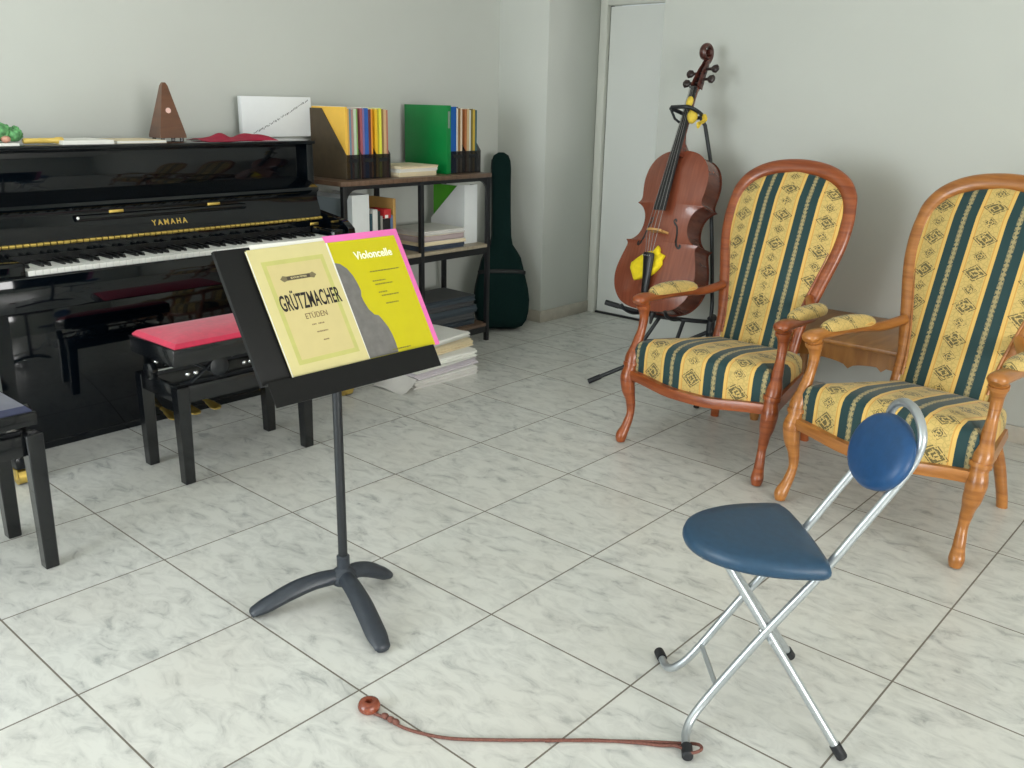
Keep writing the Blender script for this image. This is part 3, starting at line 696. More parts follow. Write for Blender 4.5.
# ------------------------------------------------------------------ piano stools
def stool(name, label, cx, cy, zf0, zf1, crown, leg_top, m, lx=.15, ly=.275, ov=.004):
    r = thing(name, label, 'stool', (cx, cy, 0)); ov_ = ov
    for sx in (-1, 1):
        for sy in (-1, 1):
            x, y = sx*(lx-.022), sy*(ly-.022); b = MB(); a, c = .023, .019
            b.rings([[(x-c, y-c, 0), (x+c, y-c, 0), (x+c, y+c, 0), (x-c, y+c, 0)], [(x-a, y-a, leg_top), (x+a, y-a, leg_top), (x+a, y+a, leg_top), (x-a, y+a, leg_top)]])
            bmesh.ops.bevel(b.bm, geom=[e for e in b.bm.edges], offset=.0025, segments=1, affect='EDGES')
            b.build('leg', M['blackm'], r)
    ap = leg_top-.062
    for sx in (-1, 1): MB().box((sx*(lx-.022)-.009, -ly+.045, ap), (sx*(lx-.022)+.009, ly-.045, leg_top-.002), .002).build('apron', M['blackm'], r)
    for sy in (-1, 1): MB().box((-lx+.045, sy*(ly-.022)-.009, ap), (lx-.045, sy*(ly-.022)+.009, leg_top-.002), .002).build('apron', M['blackm'], r)
    # lifting mechanism
    g = zf0-leg_top; b = MB()
    for sx in (-1, 1):
        x = sx*(lx-.05)
        b.box((x-.006, -ly+.04, leg_top-.012), (x+.006, ly-.04, leg_top+.002)); b.box((x-.006, -ly+.04, zf0-.012), (x+.006, ly-.04, zf0))
        for sy in (-1, 1):
            for (ya, yb) in ((.20, .08), (.08, .20)):
                b.tube([(x+.004, sy*ya, leg_top), (x+.004, sy*yb, zf0)], (.011, .005), 8)
    b.build('lift_frame', M['satin'], r)
    zc = (leg_top+zf0)/2
    MB().tube([(0, -ly-.012, zc), (0, ly+.012, zc)], .007, 10).build('lift_shaft', M['chrome'], r)
    for sy in (-1, 1):
        MB().lathe([(.012, 0), (.028, .004), (.031, .012), (.031, .026), (.026, .032), (.01, .034)], 18, TR(0, sy*(ly-.004), zc) @ RX(-sy*PI/2)).build('knob', M['blackm'], r)
    for sx in (-1, 1): MB().lathe([(.03, 0), (.036, .003), (.036, .012), (.028, .016)], 20, TR(sx*(lx-.048), -.09, zc) @ RY(sx*PI/2)).build('pivot_disc', M['satin'], r)
    for sx in (-1, 1):
        for y in (-ly+.065, -ly+.095, .01, .035): MB().ball((sx*(lx-.04), y, zc-.006), (.006, .009, .009), 10).build('bolt', M['chrome'], r)
    MB().box((-lx-ov_, -ly-ov_-.002, zf0), (lx+ov_, ly+ov_+.002, zf1), .004).build('seat_frame', M['blackm'], r)
    rg = []; X, Y = lx-.006+ov_, ly-.008+ov_
    for q, (ins, z) in enumerate([(0, zf1-.002), (0.0, zf1+.004), (.012, zf1+.016), (.045, zf1+crown*.8), (.085, zf1+crown)]):
        x, y = X-ins, Y-ins; n_ = 6; ring = []
        for (ax, ay, bx_, by_) in ((-x, -y, x, -y), (x, -y, x, y), (x, y, -x, y), (-x, y, -x, -y)):
            for k in range(n_): ring.append((ax+(bx_-ax)*k/n_, ay+(by_-ay)*k/n_, z))
        rg.append(ring)
    MB().rings(rg).build('cushion', m, r, 20)
    for sy in (-1, 1): MB().ball((-lx-ov_+.001, sy*ly*.9, zf0+.008), .005, 8).build('stud', M['chrome'], r)
    return r
stool('piano_stool', 'black piano stool with red velvet seat in front of piano', -1.039, .592, .432, .493, .032, .355, M['red'])
stool('piano_stool', 'black piano stool with dark blue seat at left edge of photo', -.787, -.505, .435, .474, .022, .412, M['bluevel'], lx=.158, ly=.285, ov=-.008)

# ------------------------------------------------------------------ music stand
t = thing('music_stand', 'black music stand with sheet music books on the tilted desk', 'music stand', (.105, .232, 0))
DM = TR(.174, .226, .682) @ RZ(1.556) @ RX(-.539)      # desk frame: x right, z up the desk, -y towards the reader
def ms(name, mb, m): return mb.build(name, m, t, world=True)
pol = V((.103, .231, 0))
for tip in ((.004, .004), (.378, .134), (.107, .385)):
    d2 = V((tip[0]-pol.x, tip[1]-pol.y, 0)); pts = [pol+d2*q+V((0, 0, h_)) for q, h_ in ((.06, .072), (.3, .070), (.55, .056), (.82, .030), (.97, .016), (1.0, .009), (1.012, .007))]
    b = MB().tube(pts, [(.023, .020), (.025, .021), (.0275, .022), (.028, .019), (.022, .014), (.016, .008), (.004, .003)], 12, sub=4, up=(0, 0, 1)); ms('base_leg', b, M['cast'])
b = MB().lathe([(.012, .046), (.032, .052), (.037, .066), (.034, .082), (.022, .093), (.0175, .098), (.0175, .13), (.0145, .133)], 22, TR(pol)); ms('hub', b, M['cast'])
ms('pole', MB().cyl(pol+V((0, 0, .13)), pol+V((0, 0, .655)), .0125, 16), M['satin'])
ms('inner_pole', MB().cyl(pol+V((0, 0, .655)), pol+V((0, 0, .74)), .0100, 16), M['satin'])
ms('collar', MB().lathe([(.0125, .645), (.0155, .65), (.0155, .672), (.0105, .677)], 16, TR(pol)), M['satin'])
hinge = DM @ V((0, .012, .12))
ms('tilt_bracket', MB().tube([pol+V((0, 0, .72)), pol+V((0.0, 0, .75)), hinge], [(.012, .012), (.014, .014), (.02, .012)], 10, sub=3), M['satin'])
W2_, H2_ = .2525, .335
b = MB().box((-W2_, 0, 0), (W2_, .0022, H2_), .001, mat=DM); ms('desk', b, M['desk'])
b = MB(); b.box((-W2_, -.024, -.002), (W2_, .0022, .0), mat=DM); b.box((-W2_, -.026, -.060), (W2_, -.024, .0), mat=DM)
ms('ledge', b, M['desk'])
b = MB(); b.box((-W2_, .0022, H2_-.012), (W2_, .012, H2_), mat=DM); b.box((-W2_, .0022, 0), (-W2_+.002, .012, H2_), mat=DM); b.box((W2_-.002, .0022, 0), (W2_, .012, H2_), mat=DM); ms('desk_rim', b, M['desk'])

def sheet_thing(name, label, cat, x0, x1, h_, y0, th, rot=0):
    """a book on the desk: own frame with x right, z up, front at y=0 going back to +th"""
    return thing(name, label, cat, mat=DM @ TR((x0+x1)/2, y0, .001) @ RY(rot)), (x1-x0)/2, h_
r, w, h_ = sheet_thing('card_folder', 'pink card folder behind the yellow book on the music stand', 'folder', .05, .292, .338, -.0065, .004)
MB().box((-w, 0, 0), (w, .0012, h_), .0004).build('front_cover', M['pink'], r); MB().box((-w, .0034, 0), (w, .0046, h_), .0004).build('back_cover', M['pink'], r)
MB().box((-w+.003, .0013, .002), (w-.004, .0033, h_-.005)).build('pages', M['paper'], r)
r, w, h_ = sheet_thing('loose_sheet', 'white sheet sticking out above the cream book on music stand', 'sheet', -.165, .062, .336, -.004, .0015, .012)
MB().box((-w, 0, 0), (w, .001, h_)).build('sheet', M['paper'], r)
r, w, h_ = sheet_thing('music_book', 'yellow cello music book with grey cello picture on music stand', 'book', .047, .272, .318, -.0115, .004)
bk = r; MB().box((-w, 0, 0), (w, .0008, h_)).build('front_cover', M['yellow'], r); MB().box((-w, .0036, 0), (w, .0044, h_)).build('back_cover', M['yellow'], r)
MB().box((-w+.001, .0009, .001), (w-.002, .0035, h_-.002)).build('pages', M['paper'], r)
MB().box((-w, -.0003, 0), (-w+.005, .0002, h_)).build('spine_edge', M['paper'], r)
FACE = RX(PI/2)
def flat(outline, par, m, name, y=-.0004): return MB().prism(outline, y, 0.0001, lambda a, z, l: (a, l, z)).build(name, m, par)
sil = SIL = [(-.105, .262), (-.088, .258), (-.070, .243), (-.058, .222), (-.052, .198), (-.050, .180), (-.056, .166), (-.054, .150), (-.047, .128), (-.034, .112), (-.020, .108), (-.012, .094), (-.002, .074), (.003, .052), (.004, .030), (.002, .003)]
out = [(-w+.0052, .262)]+[(-w+.006+(x+.105)*.86, z) for x, z in sil]+[(-w+.0052, .003)]
flat(out, r, M['greyprint'], 'cello_picture')
add_text(r, 'title_lettering', 'Violoncelle', .030, M['inkw'], TR(.022, -.0006, h_-.054) @ FACE, bold=.0006, xscale=.92)
b = MB(); rnd = random.Random(5)
for z_, x0, x1 in ((.226, -.01, .088), (.200, -.012, .03), (.190, -.008, .05), (.168, -.006, .022), (.158, 0, .056), (.136, .004, .046), (.012, -.03, .03)):
    x = x0
    while x < x1:
        q = rnd.uniform(.003, .009); b.box((x, -.0005, z_-.0016), (min(x+q, x1), .0002, z_+.0016)); x += q+.0016
b.build('small_print', M['inkg'], r)
r, w, h_ = sheet_thing('music_book', 'cream music book of cello studies on left of music stand', 'book', -.1765, .0475, .322, -.0155, .006, -.012)
MB().box((-w, 0, 0), (w, .0008, h_)).build('front_cover', M['cream'], r); MB().box((-w, .0064, 0), (w, .0072, h_)).build('back_cover', M['cream'], r)
MB().box((-w+.001, .0009, .001), (w-.002, .0063, h_-.002)).build('pages', M['paper'], r)
b = MB(); x0, x1, z0, z1, q = -w+.026, w-.020, .026, h_-.034, .011
b.box((x0, -.0003, z0), (x1, .0002, z0+q)).box((x0, -.0003, z1-q), (x1, .0002, z1)).box((x0, -.0003, z0+q), (x0+q, .0002, z1-q)).box((x1-q, -.0003, z0+q), (x1, .0002, z1-q))
b.build('printed_border', M['creamgr'], r)
MB().box((x0+q, -.0003, z0+q), (x1-q, .0002, z1-q)).build('printed_panel', M['creamin'], r)
zc = h_-.083; b = MB()
b.prism([(-.052, zc), (-.043, zc+.008), (-.034, zc+.0055), (.034, zc+.0055), (.043, zc+.008), (.052, zc), (.043, zc-.008), (.034, zc-.0055), (-.034, zc-.0055), (-.043, zc-.008)], -.0006, .0001, lambda a, z, l: (a, l, z)); b.build('emblem', colm('olive_emblem', (118, 108, 78)), r)
MB().box((-.033, -.0009, zc-.0042), (.033, -.0005, zc+.0042)).build('emblem_band', colm('dark_emblem', (70, 62, 50)), r)
add_text(r, 'emblem_lettering', 'EDITION PETERS', .0062, colm('pale_print', (200, 188, 140)), TR(0, -.0011, zc-.0022) @ FACE, bold=.0001)
add_text(r, 'title_lettering', 'GRÜTZMACHER', .056, M['inkb'], TR(.010, -.0008, h_-.162) @ FACE, bold=.0010, xscale=.41, space=1.06)
add_text(r, 'subtitle_lettering', 'ETÜDEN', .020, colm('brown_print', (130, 110, 78)), TR(.010, -.0008, h_-.190) @ FACE, xscale=.85)
b = MB()
for z_, x0, x1 in ((h_-.206, -.012, .0), (h_-.206, .006, .024), (h_-.226, -.006, .026), (h_-.248, .004, .020)):
    x = x0
    while x < x1:
        q = rnd.uniform(.002, .005); b.box((x, -.0006, z_-.0016), (min(x+q, x1), .0001, z_+.0016)); x += q+.0012
b.build('small_print', colm('brown_print', (130, 110, 78)), r)

# ------------------------------------------------------------------ armchairs
def armchair(label, wood, mat, group):
    r = thing('armchair', label, 'armchair', mat=mat, group=group)
    # half-width of the back outline by height
    prof = [(.30, .172), (.40, .172), (.47, .176), (.55, .190), (.64, .212), (.73, .236), (.80, .250), (.87, .255), (.93, .250), (.98, .236), (1.024, .204), (1.056, .152), (1.075, .086), (1.082, 0)]
    yb = lambda z: .485+.235*(z-.40)/.70
    half = [(w_, z_) for z_, w_ in prof]
    DXB = -.028
    pl = [V((DXB-w_, yb(z_), z_)) for w_, z_ in half]+[V((DXB+w_, yb(z_), z_)) for w_, z_ in half[::-1][1:]]
    pl = [V((-.205, .515, 0)), V((-.196, .508, .16))]+pl+[V((.196, .508, .16)), V((.205, .515, 0))]
    rad = [(.021, .019)]*len(pl)
    for i, q in enumerate(pl):
        if q.z > .5: rad[i] = (.027, .019)
        if q.z > .95: rad[i] = (.031, .020)
    # legs are their own parts: split the sweep at z = .30
    back = pl[2:-2]; br = rad[2:-2]
    MB().tube(back, br, 12, sub=5, up=(0, 1, -.3)).build('back_frame', wood, r, 50)
    inn = [V((DXB+(q.x-DXB)*.872, q.y-.017, .40+(q.z-.40)*.945)) for q in back if q.z > .39]
    MB().tube(inn, .0055, 8, sub=4).build('back_beading', wood, r, 50)
    for s in (-1, 1):
        MB().tube([(s*.212, .535, 0), (s*.205, .525, .06), (DXB*.4+s*.192, .505, .18), (DXB+s*.176, .458, .31)], [(.019, .017), (.019, .018), (.021, .020), (.021, .018)], 10, sub=4).build('rear_leg', wood, r, 50)
        # cabriole front leg
        b = MB(); b.tube([(s*.304, -.038, .006), (s*.304, -.036, .03), (s*.297, -.016, .07), (s*.292, .000, .12), (s*.296, .002, .17), (s*.306, -.006, .225), (s*.310, -.006, .27), (s*.305, .004, .31)],
                         [(.018, .018), (.023, .023), (.018, .018), (.0155, .0155), (.019, .019), (.028, .027), (.031, .029), (.026, .026)], 14, sub=5)
        b.build('front_leg', wood, r, 60)
        # arm support and arm in one carved sweep
        b = MB(); b.tube([(s*.306, .002, .295), (s*.308, .012, .345), (s*.303, .032, .40), (s*.299, .054, .46), (s*.298, .062, .51), (s*.299, .056, .55), (s*.300, .046, .580)],
                         [(.026, .026), (.029, .027), (.021, .021), (.0165, .0165), (.0185, .018), (.026, .025), (.029, .025)], 12, sub=5)
        b.tube([(s*.306, .006, .318), (s*.307, .008, .332)], (.033, .031), 14).tube([(s*.299, .054, .548), (s*.2995, .051, .560)], (.0295, .028), 14)
        b.build('arm_support', wood, r, 60)
        b = MB(); b.tube([(s*.302, .012, .570), (s*.302, .026, .580), (s*.302, .06, .583), (s*.302, .14, .580), (s*.297, .24, .577), (DXB*.3+s*.277, .34, .572), (DXB*.7+s*.238, .44, .570), (DXB+s*.194, .525, .59)],
                         [(.020, .012), (.031, .021), (.031, .021), (.029, .017), (.027, .016), (.024, .016), (.021, .018), (.016, .018)], 12, sub=5, up=(0, 0, 1)); b.build('arm', wood, r, 60)
        rg = []
        for q in range(13):
            a = q/12*PI; yy_ = -.150*math.cos(a); wv = .034*max(.08, math.sin(a))**.5; hv = .036*max(.05, math.sin(a))**.6; xx = s*(-.016*max(0, yy_/.15)**1.5)
            rg.append([(xx+wv*math.cos(2*PI*j/16), yy_, -.045*yy_+max(-.008, hv*math.sin(2*PI*j/16))) for j in range(16)])
        o = MB().rings(rg).build('arm_pad', M['fabric'], r, 60); o.location = (s*.298, .250, .592)
    # seat rail: bowed front, straight sides
    def rail(pts, zb, name, bow=0):
        b = MB(); k = 16; ring = []
        for i in range(k+1):
            q = i/k; x = pts[0][0]+(pts[1][0]-pts[0][0])*q; y = pts[0][1]+(pts[1][1]-pts[0][1])*q-bow*math.sin(q*PI)
            dz = zb*min(1, 1.25*(1-math.cos(2*PI*q))/2); d_ = (V((pts[1][0], pts[1][1], 0))-V((pts[0][0], pts[0][1], 0))).normalized(); nn = V((d_.y, -d_.x, 0))*.017
            lo, hi = (.266 if bow else .25)-dz*.75, .303-dz*.75
            ring.append([V((x, y, lo))+nn, V((x, y, (lo+hi)/2))+nn*1.35, V((x, y, hi))+nn, V((x, y, hi))-nn, V((x, y, lo))-nn])
        b.rings(ring); b.build(name, wood, r, 50)
    rail(((-.300, .0), (.300, .0)), .022, 'front_rail', .05)
    rail(((.300, .0), (.190, .46)), .0, 'side_rail', 0); rail(((-.190, .46), (-.300, .0)), .0, 'side_rail', 0); rail(((.18, .465), (-.18, .465)), 0, 'rear_rail', 0)
    # sprung seat cushion
    n_ = 12
    def outline(k):
        o = []
        fw, bw, y0, y1 = .296, .198, .004, .462
        for i in range(n_): q = i/n_; o.append((-fw+2*fw*q, y0-.046*math.sin(q*PI)))
        for i in range(n_): q = i/n_; o.append((fw+(bw-fw)*q, y0+(y1-y0)*q))
        for i in range(n_): q = i/n_; o.append((bw-2*bw*q, y1))
        for i in range(n_): q = i/n_; o.append((-bw+(fw-bw)*(-q)+0, y1+(y0-y1)*q)) if False else o.append((-bw-(fw-bw)*q, y1+(y0-y1)*q))
        c = (0, .22); return [((p_[0]-c[0])*k+c[0], (p_[1]-c[1])*k+c[1]) for p_ in o]
    rg = []
    for k, z_ in ((.985, .272), (1.0, .29), (1.0, .35), (.99, .385), (.965, .407), (.92, .421), (.80, .435), (.6, .445), (.35, .450), (.1, .451)):
        rg.append([(x, y, z_-(.052*(y/.46)*(z_-.272)/.18 if y > 0 else 0)+(.018*(1-(x/.29)**2)*0 if z_ < .3 else 0)) for x, y in outline(k)])
    b = MB().rings(rg); b.build('seat', M['fabric'], r, 60)
    # upholstered back panel
    rows = 22; cols_ = 14; z0, z1 = .34, 1.062
    def wat(z_):
        for (a, x), (c, y) in zip(prof, prof[1:]):
            if a <= z_ <= c: return x+(y-x)*(z_-a)/(c-a)
        return 0
    fr = []; bkk = []
    b = MB()
    for i in range(rows+1):
        q = i/rows; z_ = z0+(z1-z0)*(1-(1-q)**1.35)
        w_ = max(.012, (wat(min(1.0815, .87+(z_-.87)*(1.082-.87)/(1.062-.87)))-.017) if z_ > .87 else wat(z_)-.017)
        rowf, rowb = [], []
        for j in range(cols_+1):
            u = -1+2*j/cols_; bul = .034*(1-abs(u)**2.6)*min(1, (1.072-z_)*9, (z_-.26)*8)
            rowf.append(b.bm.verts.new((DXB+u*w_, yb(z_)-.012-bul, z_))); rowb.append(b.bm.verts.new((DXB+u*w_, yb(z_)+.010+.010*(1-u*u), z_)))
        fr.append(rowf); bkk.append(rowb)
    for i in range(rows):
        for j in range(cols_):
            b.bm.faces.new((fr[i][j], fr[i][j+1], fr[i+1][j+1], fr[i+1][j])); b.bm.faces.new((bkk[i][j], bkk[i+1][j], bkk[i+1][j+1], bkk[i][j+1]))
        b.bm.faces.new((fr[i][0], fr[i+1][0], bkk[i+1][0], bkk[i][0])); b.bm.faces.new((fr[i][-1], bkk[i][-1], bkk[i+1][-1], fr[i+1][-1]))
    for j in range(cols_):
        b.bm.faces.new((fr[0][j], bkk[0][j], bkk[0][j+1], fr[0][j+1])); b.bm.faces.new((fr[-1][j], fr[-1][j+1], bkk[-1][j+1], bkk[-1][j]))
    b.move(TR(-DXB, 0, 0)); o = b.build('back_panel', M['fabric'], r, 60); o.location.x = DXB
    return r
armchair('reddish wooden armchair with green and yellow striped seat beside the cello', M['cherry'], TR(.254, 1.787, 0) @ RZ(math.radians(-1.3)), 'striped armchairs along the right wall')
armchair('honey coloured wooden armchair with green and yellow striped seat at right edge', M['honey'], TR(.985, 1.681, 0) @ RZ(math.radians(-7.4)), 'striped armchairs along the right wall')

# ------------------------------------------------------------------ low table behind the armchairs
t = thing('low_table', 'low honey coloured wooden table with scalloped apron behind the armchairs', 'table', (.60, 2.64, 0))
def tb(name, mb, m=M['oak']): return mb.build(name, m, t, world=True)
TX0, TX1, TY0, TY1, TZ = .16, 1.02, 2.355, 2.905, .432
tb('table_top', MB().box((TX0, TY0, TZ-.022), (TX1, TY1, TZ), .006, seg=3))
def apron(x0, x1, y):
    k = 40; pts = [(x0, TZ-.023), (x1, TZ-.023)]
    for i in range(k+1):
        q = 1-i/k; s_ = abs(((q*3) % 1)-.5)*2; z_ = TZ-.125+.028*math.sqrt(max(0, 1-(1-s_)**2))*1.0 - (.016 if abs(((q*3) % 1)-.5) > .46 else 0)+.012
        pts.append((x0+(x1-x0)*q, z_))
    return MB().prism(pts, y, y+.018, lambda a, z, l: (a, l, z))
tb('apron', apron(TX0+.055, TX1-.055, TY0+.03)); tb('apron', MB().box((TX0+.055, TY1-.045, TZ-.10), (TX1-.055, TY1-.028, TZ-.023)))
for x in (TX0+.03, TX1-.048): tb('apron', MB().box((x, TY0+.075, TZ-.10), (x+.018, TY1-.075, TZ-.023)))
for x in (TX0+.045, TX1-.045):
    for y in (TY0+.05, TY1-.05):
        b = MB().tube([(x, y, 0), (x, y, .04), (x, y, .2), (x, y, .33), (x, y, TZ-.023)], [.017, .022, .019, .026, .028], 12, sub=3); tb('leg', b)

# ------------------------------------------------------------------ folding chair
th_ = math.radians(48); fv = V((math.sin(th_), math.cos(th_), 0)); fu = V((math.cos(th_), -math.sin(th_), 0)); fbz = V((1.011, .461, 0))
t = thing('folding_chair', 'blue padded silver tube folding chair standing alone on the floor', 'chair', mat=Matrix(((fu.x, fv.x, 0, fbz.x), (fu.y, fv.y, 0, fbz.y), (0, 0, 1, 0), (0, 0, 0, 1))))
# local: x lateral (towards camera side), y backwards, z up
a = .082; R0 = .0095
side_ = [(.178, -.003, .0125), (.150, .0, .0125), (.118, .006, .016), (.095, .022, .036), (a, .06, .088), (a, .16, .238), (a, .262, .380), (a, .330, .487), (a, .384, .572), (a, .418, .632), (a, .430, .672)]
loop = [(a*math.cos(q), .431+.003*math.sin(q), .675+a*.72*math.sin(q)) for q in (.35, .8, 1.25, PI/2, PI-1.25, PI-.8, PI-.35)]
path = side_+loop+[(-x, y, z) for x, y, z in side_[::-1]]
mf_ = MB().tube(path, R0, 12, sub=5).build('main_frame', M['silver'], t, 60)
for s in (-1, 1):
    q0, q1 = V((s*.158, 0, .0128)), V((s*.192, -.004, .0125)); MB().tube([q0, q1-V((s*.003, 0, 0)), q1], [.0122, .0122, .009], 14).build('foot_cap', M['rubber'], mf_)
    leg = [(s*.066, .055, .408), (s*.070, .085, .375), (s*.072, .157, .248), (s*.088, .20, .175), (s*.165, .318, .03), (s*.178, .336, .008)]
    leg = [(s*.060, .062, .405), (s*.090, .132, .277), (s*.182, .322, .012)] if False else leg
    A_, B_ = V((s*.0085, .062, .408)), V((s*.182, .324, .010))
    rl_ = MB().tube([A_, A_.lerp(B_, .5), B_], R0, 12).build('rear_leg', M['silver'], t, 60)
    d_ = (B_-A_).normalized(); MB().tube([B_-d_*.03, B_-d_*.002, B_+d_*.002], [.0122, .0122, .010], 14).build('foot_cap', M['rubber'], rl_)
    MB().ball((s*(a-.010), .158, .243), (.008, .006, .006), 8).build('pivot_bolt', M['chrome'], t)
MB().cyl((-a, .072, .106), (a, .072, .106), .006, 10).build('front_crossbar', M['silver'], t)
MB().cyl((-.10, .172, .232), (.10, .172, .232), .005, 10).build('pivot_rod', M['silver'], t)
for x in (-.055, .055): MB().box((x-.009, .02, .405), (x+.009, .25, .416), .002).build('seat_runner', M['satin'], t)
# D-shaped padded seat
o = []
for i in range(26):
    q = i/25*PI; o.append((.162*math.cos(q)*(1 if True else 1), .235-.245*math.sin(q)**.85))
o = [(x if x > 0 else x*.94, y) for x, y in o]+[(-.138, .243), (-.108, .253), (0, .262), (.135, .262), (.158, .252)]
o = sm2(o, 2)
rg = []
for k, z_ in ((.90, .410), (.975, .413), (1.0, .422), (1.0, .430), (.975, .440), (.9, .446), (.6, .450), (.2, .452)):
    rg.append([((x)*k, .14+(y-.14)*k, z_) for x, y in o])
MB().rings(rg).build('seat', M['navy'], t, 60)
# round back pad
bm_ = TR(0, .404, .632) @ RX(math.radians(-26))
prof_ = [(.02, .017), (.085, .016), (.100, .010), (.106, 0), (.103, -.010), (.092, -.018), (.06, -.0225), (.02, -.0245)]
b = MB(); b.lathe([(r_, z_) for r_, z_ in prof_], 36); b.move(bm_ @ RX(-PI/2) @ Matrix.Diagonal((1.14, .77, -1.1, 1)))
b.move(TR(0, -.018, 0)); b.build('back_pad', M['blue'], t, 60)

# ------------------------------------------------------------------ endpin strap on the floor
pts = [(.545, -.034), (.571, -.027), (.592, -.024), (.623, -.022), (.666, -.008), (.726, .024), (.808, .094), (.902, .182), (.998, .268), (1.054, .317), (1.105, .358)]
t = thing('endpin_strap', 'reddish brown cello endpin cord tied to folding chair foot', 'strap', (.53, -.034, 0))
b = MB().tube([(x, y, .0045) for x, y in pts], .0036, 8, sub=6)
lp = [(1.118, .275), (1.150, .302), (1.150, .334), (1.120, .345)]
b.tube([(1.105, .358, .006), (1.135, .362, .016), (1.150, .345, .022), (1.140, .325, .020), (1.118, .328, .016), (1.095, .333, .008), (1.066, .314, .0045), (1.03, .29, .0045), (.95, .228, .0045), (.88, .158, .0045)], .0036, 8, sub=6)
b.build('cord', M['cord'], t, 60, world=True)
b = MB()
for q in ((.572, -.026), (.590, -.025), (.604, -.023)): b.ball((q[0], q[1], .008), (.010, .008, .007), 10)
b.build('knot', M['cord'], t, 60, world=True)
MB().lathe([(.007, .004), (.019, 0), (.0245, .006), (.0255, .014), (.022, .022), (.014, .026), (.008, .0245), (.006, .012)], 24, TR(.522, -.030, 0)).build('wooden_cup', M['ringw'], t, 60, world=True)

# ------------------------------------------------------------------ cello
CM = TR(-.373, 2.375, .398) @ RZ(-.0614) @ RX(-.3315) @ RY(-.040)
t = thing('cello', 'reddish brown cello leaning on its stand beside the wall and armchair', 'cello', mat=CM)
# local: x right, z up the body, -y towards the viewer (front)
half = [(0, .0), (.045, .001), (.10, .008), (.155, .030), (.197, .075), (.217, .13), (.219, .18), (.206, .235), (.190, .285), (.187, .306), (.200, .322), (.176, .324), (.150, .338), (.128, .366), (.119, .405), (.124, .445), (.141, .475), (.163, .492), (.182, .500), (.168, .510), (.162, .530), (.168, .575), (.170, .615), (.160, .665), (.135, .708), (.095, .738), (.05, .751), (0, .755)]
def curve_half(hp):
    # smooth the lobes separately so that the corners stay sharp
    segs = [hp[:11], hp[10:19], hp[18:]]; out = []
    for s_ in segs:
        P_, _ = smooth([V((x, z, 0)) for x, z in s_], [(0, 0)]*len(s_), 4)
        out += [(q.x, q.y) for q in (P_ if not out else P_[1:])]
    return out
hc = curve_half(half)
outl = hc+[(-x, z) for x, z in hc[::-1][1:-1]]
def inset(o, k):     # push the outline inwards by k metres
    n_ = len(o); res = []
    for i in range(n_):
        p0, p1 = V(o[i-1]), V(o[(i+1) % n_]); d_ = (p1-p0); nn = V((-d_.y, d_.x)).normalized() if d_.length else V((0, 0)); res.append((o[i][0]+nn.x*k, o[i][1]+nn.y*k))
    return res
def whalf(z_):
    best = .0
    for (x0, a0), (x1, a1) in zip(hc, hc[1:]):
        if min(a0, a1) <= z_ <= max(a0, a1) and abs(a1-a0) > 1e-6: best = max(best, x0+(x1-x0)*(z_-a0)/(a1-a0))
    return best
def arch(x, z_):
    w_ = max(.02, whalf(z_)); e = min(1, max(0, z_)/.09, max(0, .755-z_)/.09); q = max(0, 1-(abs(x)/w_)**2)
    lo = e*e*(3-2*e); s_ = q
    return .026*s_*lo**.6
def plate(sign, y0, m_, name):
    b = MB(); rows = 60; cols_ = 24; top, = [[]]
    ed = inset(outl, 0)
    zs = sorted({round(z_, 4) for x, z_ in hc}); zs = [q for i, q in enumerate(zs) if i == 0 or q-zs[i-1] > .0012]
    grid = []
    for z_ in zs:
        w_ = max(.0015, whalf(z_)) if 0 < z_ < .755 else .012
        w_ += .002
        grid.append([(w_*(-1+2*j/cols_), z_) for j in range(cols_+1)])
    up = [[b.bm.verts.new((x, y0+sign*(.004+arch(x, z_)), z_)) for x, z_ in row] for row in grid]
    dn = [[b.bm.verts.new((x, y0, z_)) for x, z_ in row] for row in grid]
    for G, rv in ((up, 0), (dn, 1)):
        for i in range(len(G)-1):
            for j in range(cols_): b.bm.faces.new((G[i][j], G[i][j+1], G[i+1][j+1], G[i+1][j]))
    for i in range(len(up)-1):
        for j in (0, cols_): b.bm.faces.new((up[i][j], up[i+1][j], dn[i+1][j], dn[i][j]))
    for i in (0, len(up)-1):
        for j in range(cols_): b.bm.faces.new((up[i][j], up[i][j+1], dn[i][j+1], dn[i][j]))
    return b.build(name, m_, t, 45)
plate(-1, .0, M['celloTop'], 'front_plate'); plate(1, .118, M['celloRib'], 'back_plate')
ri = inset(outl, .004) if inset(outl, .004)[5][0] < outl[5][0] else inset(outl, -.004)
MB().prism(ri, .0, .118, lambda x, z, l: (x, l, z)).build('ribs', M['celloRib'], t, 30)
def on_top(x, z_, d_=.0): return V((x, -.004-arch(x, z_)-d_, z_))
for s in (-1, 1):
    pts = [(.068, .43), (.060, .428), (.057, .418), (.064, .408), (.075, .395), (.082, .37), (.086, .345), (.094, .318), (.106, .300), (.115, .298), (.118, .308), (.112, .316)]
    b = MB().tube([on_top(s*x, z_, -.0006) for x, z_ in pts], [(.005, .0012)]*2+[(.0045, .0012)]+[(.0065, .0012)]*5+[(.0045, .0012)]*2+[(.005, .0012)]*2, 8, sub=4, up=(0, -1, 0))
    b.ball(on_top(s*.067, .424, -.001), (.0065, .0015, .0065), 10); b.ball(on_top(s*.112, .306, -.001), (.0075, .0015, .0075), 10)
    b.build('sound_hole', M['ebony'], t, 60)
